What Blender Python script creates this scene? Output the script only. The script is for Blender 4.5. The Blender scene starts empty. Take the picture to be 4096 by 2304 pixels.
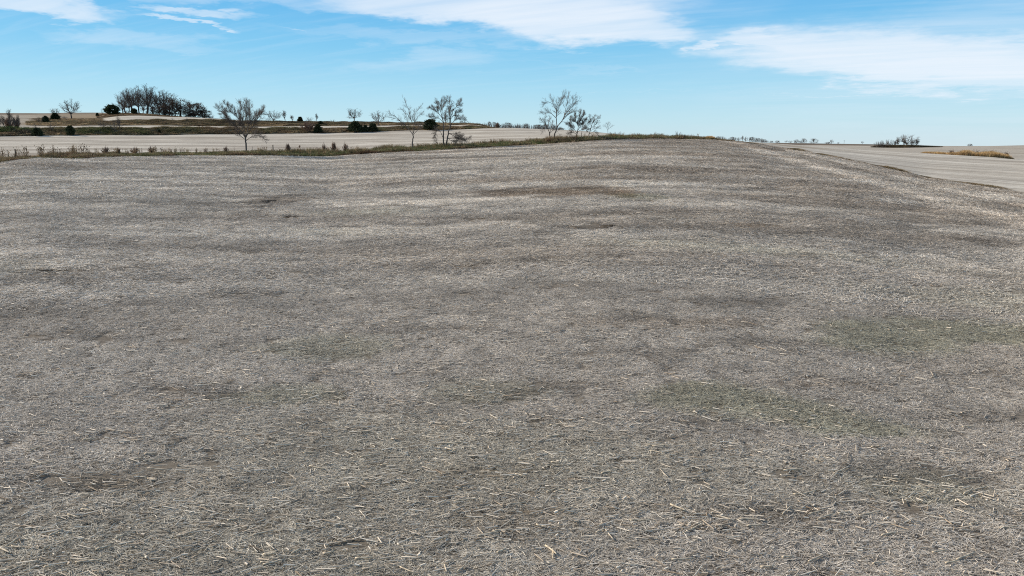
import bpy, bmesh, math, random
import numpy as np
from mathutils import Vector, Matrix

# ------------------------------------------------------------------ camera
scene = bpy.context.scene
CAM_H = 7.0
F_PX, W_PX, H_PX, HORIZON = 2819.0, 4096.0, 2304.0, 580.0
PITCH = math.atan((H_PX / 2 - HORIZON) / F_PX)
cd = bpy.data.cameras.new('camera')
cd.sensor_width = 36.0
cd.lens = F_PX / W_PX * 36.0
cd.clip_start = 0.1
cd.clip_end = 20000
cam = bpy.data.objects.new('camera', cd)
cam.location = (0, 0, CAM_H)
cam.rotation_euler = (math.pi / 2 - PITCH, 0, 0)
scene.collection.objects.link(cam)
scene.camera = cam

# ------------------------------------------------------------------ sun, exposure
SUN_DIR = Vector((-0.90, 0.30, 0)).normalized()
SUN_EL = math.radians(27)
SUN_VEC = Vector((SUN_DIR.x * math.cos(SUN_EL), SUN_DIR.y * math.cos(SUN_EL), math.sin(SUN_EL)))
sd = bpy.data.lights.new('sun', 'SUN')
sd.energy = 5.0
sd.angle = math.radians(0.6)
sd.color = (1.0, 0.90, 0.77)
sun = bpy.data.objects.new('sun', sd)
sun.rotation_euler = SUN_VEC.to_track_quat('Z', 'Y').to_euler()
scene.collection.objects.link(sun)
scene.view_settings.view_transform = 'Standard'
scene.view_settings.look = 'None'
scene.view_settings.exposure = 0.3
scene.view_settings.gamma = 1.0
scene.cycles.use_denoising = False
scene.cycles.filter_width = 1.05
scene.cycles.max_bounces = 4
scene.cycles.diffuse_bounces = 2
scene.cycles.transparent_max_bounces = 4

# ------------------------------------------------------------------ pixel helpers
CP, SP = math.cos(PITCH), math.sin(PITCH)


def pix_dir(x, y):
    """azimuth (rad, + to the right of +Y) and tan(elevation) of a photo pixel"""
    xc = (np.asarray(x, float) - W_PX / 2) / F_PX
    yc = (H_PX / 2 - np.asarray(y, float)) / F_PX
    dx, dy, dz = xc, CP + yc * SP, -SP + yc * CP
    return np.arctan2(dx, dy), dz / np.hypot(dx, dy)


# ------------------------------------------------------------------ node helper
class NT:
    def __init__(self, tree):
        self.t = tree
        self.n = tree.nodes
        self.l = tree.links
        self.n.clear()

    def node(self, typ, **kw):
        nd = self.n.new(typ)
        for k, v in kw.items():
            setattr(nd, k, v)
        return nd

    def put(self, sock, val):
        if hasattr(val, 'is_output') or isinstance(val, bpy.types.NodeSocket):
            self.l.new(val, sock)
        elif isinstance(val, (tuple, list)):
            if len(val) == 3 and sock.type == 'RGBA':
                val = (*val, 1.0)
            sock.default_value = val
        else:
            sock.default_value = val

    def m(self, op, a, b=None, c=None, clamp=False):
        nd = self.node('ShaderNodeMath', operation=op, use_clamp=clamp)
        self.put(nd.inputs[0], a)
        if b is not None:
            self.put(nd.inputs[1], b)
        if c is not None:
            self.put(nd.inputs[2], c)
        return nd.outputs[0]

    def vm(self, op, a, b=None):
        nd = self.node('ShaderNodeVectorMath', operation=op)
        self.put(nd.inputs[0], a)
        if b is not None:
            self.put(nd.inputs[1], b)
        return nd.outputs[0]

    def comb(self, x, y, z=0.0):
        nd = self.node('ShaderNodeCombineXYZ')
        for s, v in zip(nd.inputs, (x, y, z)):
            self.put(s, v)
        return nd.outputs[0]

    def noise(self, vec, scale, detail=3.0, rough=0.55, dist=0.0):
        nd = self.node('ShaderNodeTexNoise')
        self.put(nd.inputs['Vector'], vec)
        nd.inputs['Scale'].default_value = scale
        nd.inputs['Detail'].default_value = detail
        nd.inputs['Roughness'].default_value = rough
        nd.inputs['Distortion'].default_value = dist
        return nd.outputs['Fac']

    def mixc(self, fac, a, b, blend='MIX'):
        nd = self.node('ShaderNodeMix', data_type='RGBA', blend_type=blend)
        self.put(nd.inputs['Factor'], fac)
        self.put(nd.inputs['A'], a) if False else self.put(nd.inputs[6], a)
        self.put(nd.inputs[7], b)
        return nd.outputs[2]

    def ss(self, val, lo, hi, out0=0.0, out1=1.0):
        nd = self.node('ShaderNodeMapRange', interpolation_type='SMOOTHSTEP')
        self.put(nd.inputs['Value'], val)
        nd.inputs['From Min'].default_value = lo
        nd.inputs['From Max'].default_value = hi
        nd.inputs['To Min'].default_value = out0
        nd.inputs['To Max'].default_value = out1
        return nd.outputs['Result']

    def attr(self, name, typ='GEOMETRY'):
        nd = self.node('ShaderNodeAttribute', attribute_name=name, attribute_type=typ)
        return nd


# ------------------------------------------------------------------ world: sky and clouds
world = bpy.data.worlds.new('World')
scene.world = world
world.use_nodes = True
w = NT(world.node_tree)
SKY_K = 0.115
sky = w.node('ShaderNodeTexSky', sky_type='NISHITA')
sky.sun_disc = False
sky.sun_elevation = SUN_EL
sky.sun_rotation = math.atan2(SUN_DIR.x, SUN_DIR.y)
sky.altitude = 300
sky.air_density = 1.0
sky.dust_density = 0.1
sky.ozone_density = 2.0
tc = w.node('ShaderNodeTexCoord')
sep = w.node('ShaderNodeSeparateXYZ')
w.l.new(tc.outputs['Generated'], sep.inputs[0])
dx, dy, dz = sep.outputs
az = w.m('ARCTAN2', dx, dy)
el = w.m('ARCSINE', dz)
# flat cloud layer seen from below: coordinates of the view ray on the layer
den = w.m('ADD', w.m('MAXIMUM', dz, 0.0), 0.10)
lay = w.comb(w.m('DIVIDE', dx, den), w.m('DIVIDE', dy, den))
rot = w.node('ShaderNodeVectorRotate', rotation_type='Z_AXIS')
w.put(rot.inputs['Vector'], lay)
rot.inputs['Angle'].default_value = math.radians(24)
lay_s = w.vm('MULTIPLY', rot.outputs[0], (0.55, 1.7, 1.0))
n_big = w.noise(lay_s, 0.9, 5, 0.55, 0.6)
n_fine = w.noise(lay_s, 3.2, 6, 0.62, 0.8)
n_streak = w.noise(w.vm('MULTIPLY', rot.outputs[0], (0.8, 6.5, 1.0)), 1.6, 5, 0.6, 0.4)
warp_a = w.m('MULTIPLY', w.m('SUBTRACT', w.noise(lay, 2.3, 4, 0.6), 0.5), 0.17)
warp_e = w.m('MULTIPLY', w.m('SUBTRACT', w.noise(w.vm('ADD', lay, (7.3, 2.1, 4.0)), 2.6, 5, 0.62), 0.5), 0.055)
azw = w.m('ADD', az, warp_a)
elw = w.m('ADD', el, warp_e)
# cloud banks: photo centre, half width, half height (px), slope (deg), weight, edge softness
CLOUDS = [
    (1990, 20, 640, 88, 5.0, 1.00, 0.80), (2330, 95, 430, 82, 4.0, 1.00, 0.75), (2560, 118, 220, 60, 3.0, 0.5, 0.9),
    (1560, 0, 420, 50, 7.0, 0.70, 0.9), (2600, 20, 420, 70, 3.0, 0.40, 1.0), (2150, -60, 900, 80, 0.0, 0.75, 1.0),
    (3560, 225, 640, 88, 7.0, 0.92, 0.9), (3130, 178, 210, 26, 7.0, 0.75, 0.8), (3900, 265, 520, 90, 5.0, 0.70, 1.0),
    (3660, 120, 620, 75, -2.0, 0.36, 1.0), (2850, 180, 75, 10, 4.0, 0.8, 0.9), (3250, 60, 500, 60, 4.0, 0.12, 1.0),
    (150, 18, 290, 30, 2.0, 0.75, 0.9), (1000, 0, 460, 26, 0.0, 0.55, 1.0), (745, 42, 185, 17, 3.0, 0.80, 0.8),
    (770, 96, 135, 9, 8.0, 0.85, 0.8), (560, 158, 300, 30, 3.0, 0.36, 1.0), (1200, 110, 45, 5, 1.0, 0.45, 0.9),
    (1720, 245, 290, 42, -3.0, 0.30, 1.0), (1650, 150, 520, 26, 2.0, 0.26, 1.0), (455, 80, 50, 14, 10.0, 0.4, 1.0),
    (3560, 312, 260, 9, 3.0, 0.35, 1.0), (3650, 374, 520, 5, 1.0, 0.26, 1.0), (2620, 364, 330, 4, 0.5, 0.18, 1.0),
    (2350, 275, 260, 12, 5.0, 0.16, 1.0), (3750, 330, 950, 210, 3.0, 0.20, 1.0),
]
dens = None
for (cx, cy, hw, hh, slope, wt, soft) in CLOUDS:
    a0, t0 = pix_dir(cx, cy)
    e0 = math.atan(t0)
    s = math.radians(slope)
    k = math.cos(e0)
    da = w.m('MULTIPLY', w.m('SUBTRACT', azw, float(a0)), k)
    de = w.m('SUBTRACT', elw, float(e0))
    p = w.m('DIVIDE', w.m('SUBTRACT', w.m('MULTIPLY', da, math.cos(s)), w.m('MULTIPLY', de, math.sin(s))), hw / F_PX)
    q = w.m('DIVIDE', w.m('ADD', w.m('MULTIPLY', da, math.sin(s)), w.m('MULTIPLY', de, math.cos(s))), hh / F_PX)
    d2 = w.m('ADD', w.m('MULTIPLY', p, p), w.m('MULTIPLY', q, q))
    g = w.m('MULTIPLY', w.ss(d2, 1.0 + 0.6 * soft, 1.0 - soft), wt)
    dens = g if dens is None else w.m('SUBTRACT', w.m('ADD', dens, g), w.m('MULTIPLY', dens, g))
# cloud goes on over the unseen sky, cover thickened to whiten ambient light
above = w.ss(el, 0.32, 0.55)
other = w.m('MAXIMUM', above, w.ss(w.m('ABSOLUTE', az), 0.72, 1.0))
gen = w.m('MULTIPLY', w.m('MULTIPLY', w.ss(n_big, 0.40, 0.62), other), w.ss(el, 0.03, 0.14, 0.0, 0.85))
dens = w.m('MAXIMUM', dens, gen)
tex = w.m('ADD', w.m('MULTIPLY', w.ss(n_streak, 0.22, 0.74), 0.32), w.m('MULTIPLY', w.ss(n_big, 0.28, 0.68), 0.68))
body = w.ss(dens, 0.35, 0.95)
dens = w.m('MULTIPLY', dens, w.m('ADD', w.m('MULTIPLY', tex, w.m('SUBTRACT', 1.05, w.m('MULTIPLY', body, 0.62))), w.m('ADD', w.m('MULTIPLY', body, 0.50), 0.08)), clamp=True)
veil = w.m('MULTIPLY', w.ss(n_streak, 0.42, 0.75), w.m('MULTIPLY', w.ss(el, 0.02, 0.12), 0.10))
dens = w.m('MAXIMUM', dens, veil)
hs = w.node('ShaderNodeHueSaturation')
hs.inputs['Hue'].default_value = 0.497
hs.inputs['Saturation'].default_value = 1.18
hs.inputs['Value'].default_value = 1.0
w.l.new(sky.outputs[0], hs.inputs['Color'])
# clear winter air: pale cyan at the horizon, deeper blue overhead
ramp = w.node('ShaderNodeValToRGB')  # by elevation only
ramp.color_ramp.interpolation = 'LINEAR'
STOPS = [(0.0, (0.60, 0.76, 0.845)), (0.035, (0.51, 0.76, 0.875)), (0.075, (0.385, 0.705, 0.895)), (0.125, (0.225, 0.59, 0.88)), (0.19, (0.115, 0.465, 0.845)),
         (0.26, (0.08, 0.40, 0.815)), (0.45, (0.06, 0.26, 0.58)), (1.0, (0.04, 0.14, 0.34))]
els = ramp.color_ramp.elements
while len(els) < len(STOPS):
    els.new(0.5)
for e_, (p_, c_) in zip(els, STOPS):
    e_.position = p_
    e_.color = (*c_, 1)
w.l.new(w.m('DIVIDE', w.m('MAXIMUM', el, 0.0), math.pi / 2 * 0.64, clamp=True), ramp.inputs['Fac'])
blue = w.vm('SCALE', ramp.outputs['Color'])
blue.node.inputs['Scale'].default_value = 0.815 / SKY_K
clear = w.mixc(0.93, hs.outputs[0], blue)
ccol = w.mixc(w.m('MULTIPLY', n_fine, 0.6), (0.67 / SKY_K, 0.735 / SKY_K, 0.815 / SKY_K), (0.78 / SKY_K, 0.795 / SKY_K, 0.82 / SKY_K))
skyc = w.mixc(w.m('MULTIPLY', dens, 0.92), clear, ccol)
bg = w.node('ShaderNodeBackground')
bg.inputs['Strength'].default_value = SKY_K
w.l.new(skyc, bg.inputs['Color'])
wo = w.node('ShaderNodeOutputWorld')
w.l.new(bg.outputs[0], wo.inputs['Surface'])
try:
    world.cycles.sampling_method = 'MANUAL'
    world.cycles.sample_map_resolution = 512
except Exception:
    pass

# ------------------------------------------------------------------ generic builders
rng = np.random.default_rng(7)
random.seed(7)
col = scene.collection


def tag(o, label=None, cat=None, group=None, kind=None):
    if label:
        o['label'] = label
    if cat:
        o['category'] = cat
    if group:
        o['group'] = group
    if kind:
        o['kind'] = kind
    return o


def new_obj(name, data, parent=None):
    o = bpy.data.objects.new(name, data)
    col.objects.link(o)
    if parent is not None:
        o.parent = parent
    return o


def mesh_from(name, V, F, mat=None, smooth=False):
    """V (n,3); F (m,3) or (m,4) int array"""
    me = bpy.data.meshes.new(name)
    V = np.asarray(V, np.float32)
    F = np.asarray(F, np.int32)
    k = F.shape[1]
    me.vertices.add(len(V))
    me.vertices.foreach_set('co', V.ravel())
    me.loops.add(F.size)
    me.loops.foreach_set('vertex_index', F.ravel())
    me.polygons.add(len(F))
    me.polygons.foreach_set('loop_start', np.arange(0, F.size, k, dtype=np.int32))
    me.polygons.foreach_set('loop_total', np.full(len(F), k, np.int32))
    if smooth:
        me.polygons.foreach_set('use_smooth', np.ones(len(F), bool))
    me.update(calc_edges=True)
    if mat:
        me.materials.append(mat)
    return me


def point_attr(me, name, arr, typ='FLOAT'):
    a = me.attributes.new(name, typ, 'POINT')
    arr = np.asarray(arr, np.float32)
    if typ == 'FLOAT':
        a.data.foreach_set('value', arr)
    elif typ == 'FLOAT_VECTOR':
        a.data.foreach_set('vector', arr.ravel())
    elif typ == 'FLOAT_COLOR':
        a.data.foreach_set('color', arr.ravel())


class Waves:
    """smooth pseudo-random field made of sines"""
    def __init__(self, seed, wl0, wl1, n=14, aniso=1.0):
        r = np.random.default_rng(seed)
        self.k = []
        for _ in range(n):
            wl = math.exp(r.uniform(math.log(wl0), math.log(wl1)))
            a = r.uniform(0, 2 * math.pi)
            self.k.append((2 * math.pi / wl * math.cos(a) / aniso, 2 * math.pi / wl * math.sin(a), r.uniform(0, 6.28), 1.0))
        self.s = 1.0 / math.sqrt(n / 2)

    def __call__(self, X, Y):
        o = 0
        for kx, ky, p, a in self.k:
            o = o + a * np.sin(kx * X + ky * Y + p)
        return o * self.s


# ------------------------------------------------------------------ terrain: a stack of contour lines
# each entry: photo x, range (m), photo y  -- or  photo x, range, None, rise over the contour before it
CURVES = {
 'A': [(0, 128, 652), (60, 131, 640), (150, 134, 633), (300, 136, 634), (500, 140, 627), (700, 143, 625), (1000, 147, 622), (1300, 150, 625),
       (1450, 152, 617), (1600, 154, 608), (1800, 157, 598), (2000, 160, 586), (2200, 164, 575), (2400, 169, 562), (2500, 172, 558), (2700, 180, 557),
       (2850, 186, 560), (2950, 186, 567), (3050, 184, 578), (3140, 180, 593), (3200, 172, 603), (3430, 148, 648), (3700, 131, 708), (4096, 112, 775)],
 'B': [(0, 138, 642), (300, 146, 623), (500, 150, 617), (700, 153, 615), (1000, 157, 612), (1300, 160, 614), (1450, 162, 606), (1600, 164, 598),
       (1800, 167, 588), (2000, 170, 577), (2200, 174, 566), (2400, 179, 554), (2500, 182, 551), (2700, 187, 552), (2850, 190, 557.5), (2950, 188, 566),
       (3050, 185.6, 577), (3140, 181.6, 592), (3200, 173.6, 602), (3430, 149.6, 647), (3700, 132.5, 706.5), (4096, 113.5, 773)],
 'C': [(0, 228, 545), (300, 232, 542), (600, 236, 540), (900, 240, 538), (1000, 242, 537), (1300, 246, 533), (1400, 248, 530), (1600, 252, 523),
       (1800, 256, 519), (1950, 260, 513), (2050, 262, 511), (2200, 262, 517), (2300, 262, 522), (2400, 260, 530), (2450, 256, 536), (2500, 250, 540),
       (2600, 240, 546), (2700, 236, 549), (2850, 234, 557), (2950, 232, 565), (3000, 232, 567.5), (3200, 235, 580), (3450, 235, 598), (3700, 232, 612),
       (3900, 225, 625), (4096, 215, 640)],
 'D': [(0, 234, 521), (250, 238, 515), (400, 239, 514), (600, 242, 512), (900, 246, 513), (1000, 248, 515), (1300, 252, 515), (1600, 258, 510),
       (1800, 262, 508), (1900, 265, 504), (1950, 267, 506), (2000, 270, None, -0.2), (2050, 274, None, -1.0), (2500, 262, None, -1.0),
       (3000, 246, None, -0.8), (3700, 248, None, -0.9), (4096, 232, None, -0.7)],
 'E': [(0, 320, 499), (250, 310, 503), (500, 310, 502), (700, 312, 503), (1000, 315, 506), (1300, 318, 504), (1600, 322, 502), (1800, 322, 500),
       (1900, 322, 499), (1950, 322, 504), (2000, 328, None, -1.5), (2050, 330, None, -3.0), (2900, 400, None, -1.0), (3000, 430, 570), (3100, 435, 577),
       (3200, 440, 583), (3300, 440, 585.5), (3400, 440, 588), (3550, 440, 591), (3750, 450, 587), (3900, 460, 586), (4096, 470, 583)],
 'F': [(0, 345, 490), (150, 340, 487), (300, 325, 490), (400, 322, 487), (500, 320, 484), (600, 320, 483), (800, 322, 482), (900, 322, 484),
       (1000, 324, 486), (1100, 326, 487), (1300, 328, 489), (1500, 330, 490), (1600, 332, 492), (1700, 332, 493), (1800, 332, 496), (1900, 332, 498.5),
       (1950, 332, 505), (2000, 340, None, -0.5), (2900, 410, None, -0.3), (3100, 450, None, -0.4), (4096, 485, None, -0.4)],
 'G': [(0, 420, 472), (200, 420, 474), (330, 400, 478), (400, 390, 475), (450, 385, 467), (500, 380, 463), (560, 380, 463), (700, 380, 468),
       (900, 385, 477.5), (960, 385, 480.5), (1020, 388, 485), (1100, 390, None, -0.6), (2000, 420, None, -1.0), (2900, 540, None, -2.0), (4096, 600, None, -2.0)],
 'H': [(0, 500, 460), (300, 480, 457), (400, 440, 458), (450, 420, 454), (520, 415, 452.5), (600, 410, 455), (700, 410, 466), (800, 410, 474),
       (900, 412, 480), (1020, 430, 490), (1200, 560, 503), (1700, 600, 510), (2000, 650, 523), (2250, 650, 529), (2500, 700, 549), (2700, 740, 556),
       (2900, 780, 566), (3000, 780, 570), (3200, 800, 572.5), (3450, 800, 576.5), (3600, 780, 579), (3750, 760, 583), (3800, 750, 585), (3950, 750, 584), (4096, 760, 581)],
 'I': [(0, 640, 452), (200, 640, 453), (280, 640, 450), (400, 640, 450.5), (520, 640, 453), (650, 640, 470), (800, 650, 486), (1000, 700, 500),
       (1600, 760, 512), (2000, 850, 530), (2500, 950, 556), (2900, 1000, 570), (3200, 1050, None, -3.0), (4096, 1050, None, -4.0)],
 'J': [(0, 1400, None, -25.0), (1000, 1500, None, -10.0), (2000, 1700, None, -8.0), (4096, 1800, None, -6.0)],
 'K': [(0, 9000, None, -6.0), (4096, 9000, None, -6.0)],
}
ORDER = 'ABCDEFGHIJK'
fine = np.radians(np.arange(-46, 46.001, 0.2))
coarse = np.radians(np.arange(48.5, 312.1, 2.5))
TH = np.concatenate([fine, coarse])                       # full circle
TH_W = np.where(TH > math.pi, TH - 2 * math.pi, TH)        # -pi..pi
order_th = np.argsort(TH_W)
TS = TH_W[order_th]


def smooth_tab(t, v):
    """interpolate with a little rounding at the knots"""
    out = 0
    offs = (-1.0, -0.5, 0.0, 0.5, 1.0)
    for o in offs:
        out = out + np.interp(TS + math.radians(o * 0.5), t, v)
    return out / len(offs)


def close_back(v):
    """behind the camera both ends run into each other"""
    mean = 0.5 * (np.interp(math.radians(-50), TS, v) + np.interp(math.radians(50), TS, v))
    k = np.clip((np.abs(TS) - math.radians(50)) / math.radians(110), 0, 1)
    k = k * k * (3 - 2 * k)
    return v * (1 - k) + mean * k


CR, CZ = {}, {}
prev = None
for key in ORDER:
    ts, rs, zs = [], [], []
    for e in CURVES[key]:
        if e[2] is not None:
            t, te = pix_dir(e[0], e[2])
            zs.append(CAM_H + e[1] * float(te))
        else:
            t, _ = pix_dir(e[0], HORIZON)
            zs.append(np.interp(float(t), TS, CZ[prev]) + e[3])
        ts.append(float(t))
        rs.append(e[1])
    CR[key] = close_back(smooth_tab(ts, rs))
    CZ[key] = close_back(smooth_tab(ts, zs))
    prev = key

W_RELIEF = Waves(3, 9, 40, 18, 1.8)
W_RELIEF2 = Waves(4, 40, 120, 10)
W_SMALL = Waves(5, 2.2, 6, 16, 1.6)


def relief(X, Y, r):
    f = np.clip((r - 10) / 25, 0, 1) * np.clip((1200 - r) / 600, 0.2, 1)
    edge = 1.0
    return f * edge * (0.05 * W_RELIEF(X, Y) + 0.007 * W_SMALL(X, Y) * np.clip((160 - r) / 60, 0, 1))


NEAR0 = 8.0


def near_z(r, rA, zA):
    s = np.clip((r - NEAR0) / (rA - NEAR0), 0, None)
    return zA * s ** 1.12


def ground_z(az_, r_):
    az_ = np.atleast_1d(np.asarray(az_, float))
    r_ = np.atleast_1d(np.asarray(r_, float))
    az_, r_ = np.broadcast_arrays(az_, r_)
    knots = [(np.interp(az_, TS, CR[k]), np.interp(az_, TS, CZ[k])) for k in ORDER]
    z = near_z(r_, *knots[0])
    for (r0, z0), (r1, z1) in zip(knots[:-1], knots[1:]):
        s = np.clip((r_ - r0) / (r1 - r0), 0, 1)
        z = np.where(r_ > r0, z0 + (z1 - z0) * s, z)
    X, Y = r_ * np.sin(az_), r_ * np.cos(az_)
    return z + relief(X, Y, r_)


def gz_xy(X, Y):
    return ground_z(np.arctan2(X, Y), np.hypot(X, Y))


_RR = np.exp(np.linspace(math.log(5), math.log(2500), 5000))


def hit(x, y, rmin=5.0):
    """range at which the view ray of a photo pixel meets the ground"""
    a, te = pix_dir(x, y)
    z = ground_z(float(a), _RR)
    ok = (z >= CAM_H + _RR * float(te)) & (_RR >= rmin)
    i = np.argmax(ok)
    return float(a), float(_RR[i] if ok.any() else 900.0)


def ground_pt(x, y, r=None, sink=0.0):
    """point on the ground under photo pixel (x, y) or at a given range along it"""
    a, te = pix_dir(x, y)
    a = float(a)
    if r is None:
        a, r = hit(x, y)
    return Vector((r * math.sin(a), r * math.cos(a), float(ground_z(a, r)[0]) - sink)), r


# ------------------------------------------------------------------ field marks (soil, straw and weeds of their own colour)
def spot(x, y, hw, hh, k):
    a, r = hit(x, y)
    _, r0 = hit(x, y + hh)
    _, r1 = hit(x, max(y - hh, 562))
    return (r * math.sin(a), r * math.cos(a), hw * r / F_PX, max(0.35 * (r1 - r0), 0.3) + 0.15, k)


SPOTS = {
 'brown': [spot(*s) for s in [(2270, 765, 290, 26, .8), (2480, 776, 70, 22, .9), (1120, 800, 110, 34, .5), (2740, 690, 240, 14, .45), (3030, 905, 130, 12, .7),
           (2900, 850, 260, 14, .4), (3330, 750, 300, 22, .45), (2050, 770, 120, 22, .5), (3700, 880, 220, 22, .4), (2600, 615, 420, 14, .5), (3000, 590, 120, 10, .6),
           (2350, 700, 320, 16, .3), (300, 1090, 160, 16, .35), (2700, 1290, 330, 26, .35), (3300, 1540, 200, 20, .3), (1900, 1900, 380, 22, .35), (600, 1950, 500, 24, .3), (2050, 2070, 450, 26, .3)]],
 'dark': [spot(*s) for s in [(2350, 911, 105, 10, 1.), (2270, 913, 45, 8, .9), (1150, 868, 34, 11, 1.), (1086, 806, 30, 11, 1.), (1040, 830, 18, 8, .7), (1360, 912, 40, 4, .6),
          (215, 1082, 120, 9, .7), (950, 905, 60, 6, .4), (1000, 770, 40, 4, .6), (2550, 1060, 200, 10, .3), (3100, 1120, 240, 10, .25)]],
 'pale': [spot(*s) for s in [(2485, 741, 85, 13, 1.), (2515, 757, 55, 11, 1.), (2660, 734, 200, 8, .6), (2950, 858, 220, 8, .5), (1600, 820, 260, 12, .4), (900, 700, 400, 12, .35), (2700, 940, 500, 16, .35), (1850, 600, 250, 6, .3)]],
 'green': [spot(*s) for s in [(3560, 1350, 260, 60, .5), (2950, 1620, 330, 70, .5), (3950, 1330, 220, 50, .5), (1150, 1590, 260, 44, .4), (1350, 1400, 240, 60, .35), (3380, 1720, 280, 40, .5), (1900, 1580, 260, 60, .3), (3700, 1960, 260, 70, .3), (2560, 790, 120, 16, .4)]],
}
W_M1 = Waves(21, 6, 30, 16, 3.0)
W_M2 = Waves(22, 1.2, 5, 16, 2.0)
W_M3 = Waves(23, 10, 60, 14, 3.5)


def spot_mask(X, Y, name):
    o = np.zeros_like(X)
    wob = 0.35 * W_M2(X, Y) + 0.25 * W_M1(X, Y)
    for (sx, sy, hx, hy, k) in SPOTS[name]:
        d = np.sqrt(((X - sx) / hx) ** 2 + ((Y - sy) / hy) ** 2) + wob * 0.55
        t = np.clip((1.35 - d) / 0.75, 0, 1)
        o = np.maximum(o, k * t * t * (3 - 2 * t))
    return o


def head_line(Y):
    return 41.0 + 0.085 * (Y - 60)              # where the end rows begin (metres right of the camera)


def field_masks(X, Y):
    """brown, dark, pale, green of the near field at ground points"""
    r = np.hypot(X, Y)
    a = np.arctan2(X, Y)
    rA = np.interp(a, TS, CR['A'])
    m1, m3, m2 = W_M1(X, Y), W_M3(X, Y), W_M2(X, Y)
    far = np.clip((r - 25) / 60, 0, 1)
    brown = np.maximum(spot_mask(X, Y, 'brown'), np.clip((m3 - 0.55) * 0.45, 0, 0.45) * (0.4 + 0.6 * far))
    right = np.clip((X - 5) / 40, 0, 1)
    brown = np.maximum(brown, np.clip(m1 * 0.35 + 0.05, 0, 0.5) * right * far)
    # bare reddish edge along the verge
    edge = np.clip(1 - (rA - r - 2 * m2) / 7.0, 0, 1) * np.clip((X + 45) / 40, 0, 1) * np.clip((72 - X) / 12, 0, 1)
    brown = np.maximum(brown, 0.9 * edge)
    dark = np.maximum(spot_mask(X, Y, 'dark'), np.clip((W_M2(X * 0.6, Y * 0.9) - 1.0) * 0.5, 0, 0.35))
    pale = np.maximum(spot_mask(X, Y, 'pale'), np.clip(m3 * -0.25 + 0.05, 0, 0.5) * far)
    green = np.maximum(spot_mask(X, Y, 'green'), 0.22 * np.clip(m1 - 0.7, 0, 1) * (r < 60))
    # end rows: wheel tracks and straw swaths that run away from the camera
    h = X - head_line(Y)
    onh = np.clip(h / 1.5, 0, 1)
    sw = np.sin(h * 2 * math.pi / 6.1 + 0.4 * W_M1(X * .3, Y * .3))
    pale = np.where(onh > 0, np.maximum(pale * (1 - onh * .5), onh * np.clip(0.15 + 0.45 * sw, 0, 1)), pale)
    trk = np.exp(-((h - 9.3) / 0.5) ** 2) + np.exp(-((h - 17.3) / 0.4) ** 2) + 0.6 * np.exp(-((h + 0.2) / 0.4) ** 2)
    brown = np.maximum(brown, np.clip(trk * (0.55 + 0.4 * m2), 0, 0.9) * (Y > 20))
    # straw swaths across the main field
    v = Y * 0.99 - X * 0.10
    sv = np.sin(v * 2 * math.pi / 9.2 + 0.8 * W_M3(X, Y * .6)) * (1 - onh)
    pale = np.maximum(pale, np.clip(0.30 * sv + 0.05, 0, 1) * np.clip((r - 18) / 30, 0, 1))
    return brown, dark, pale, green


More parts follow.
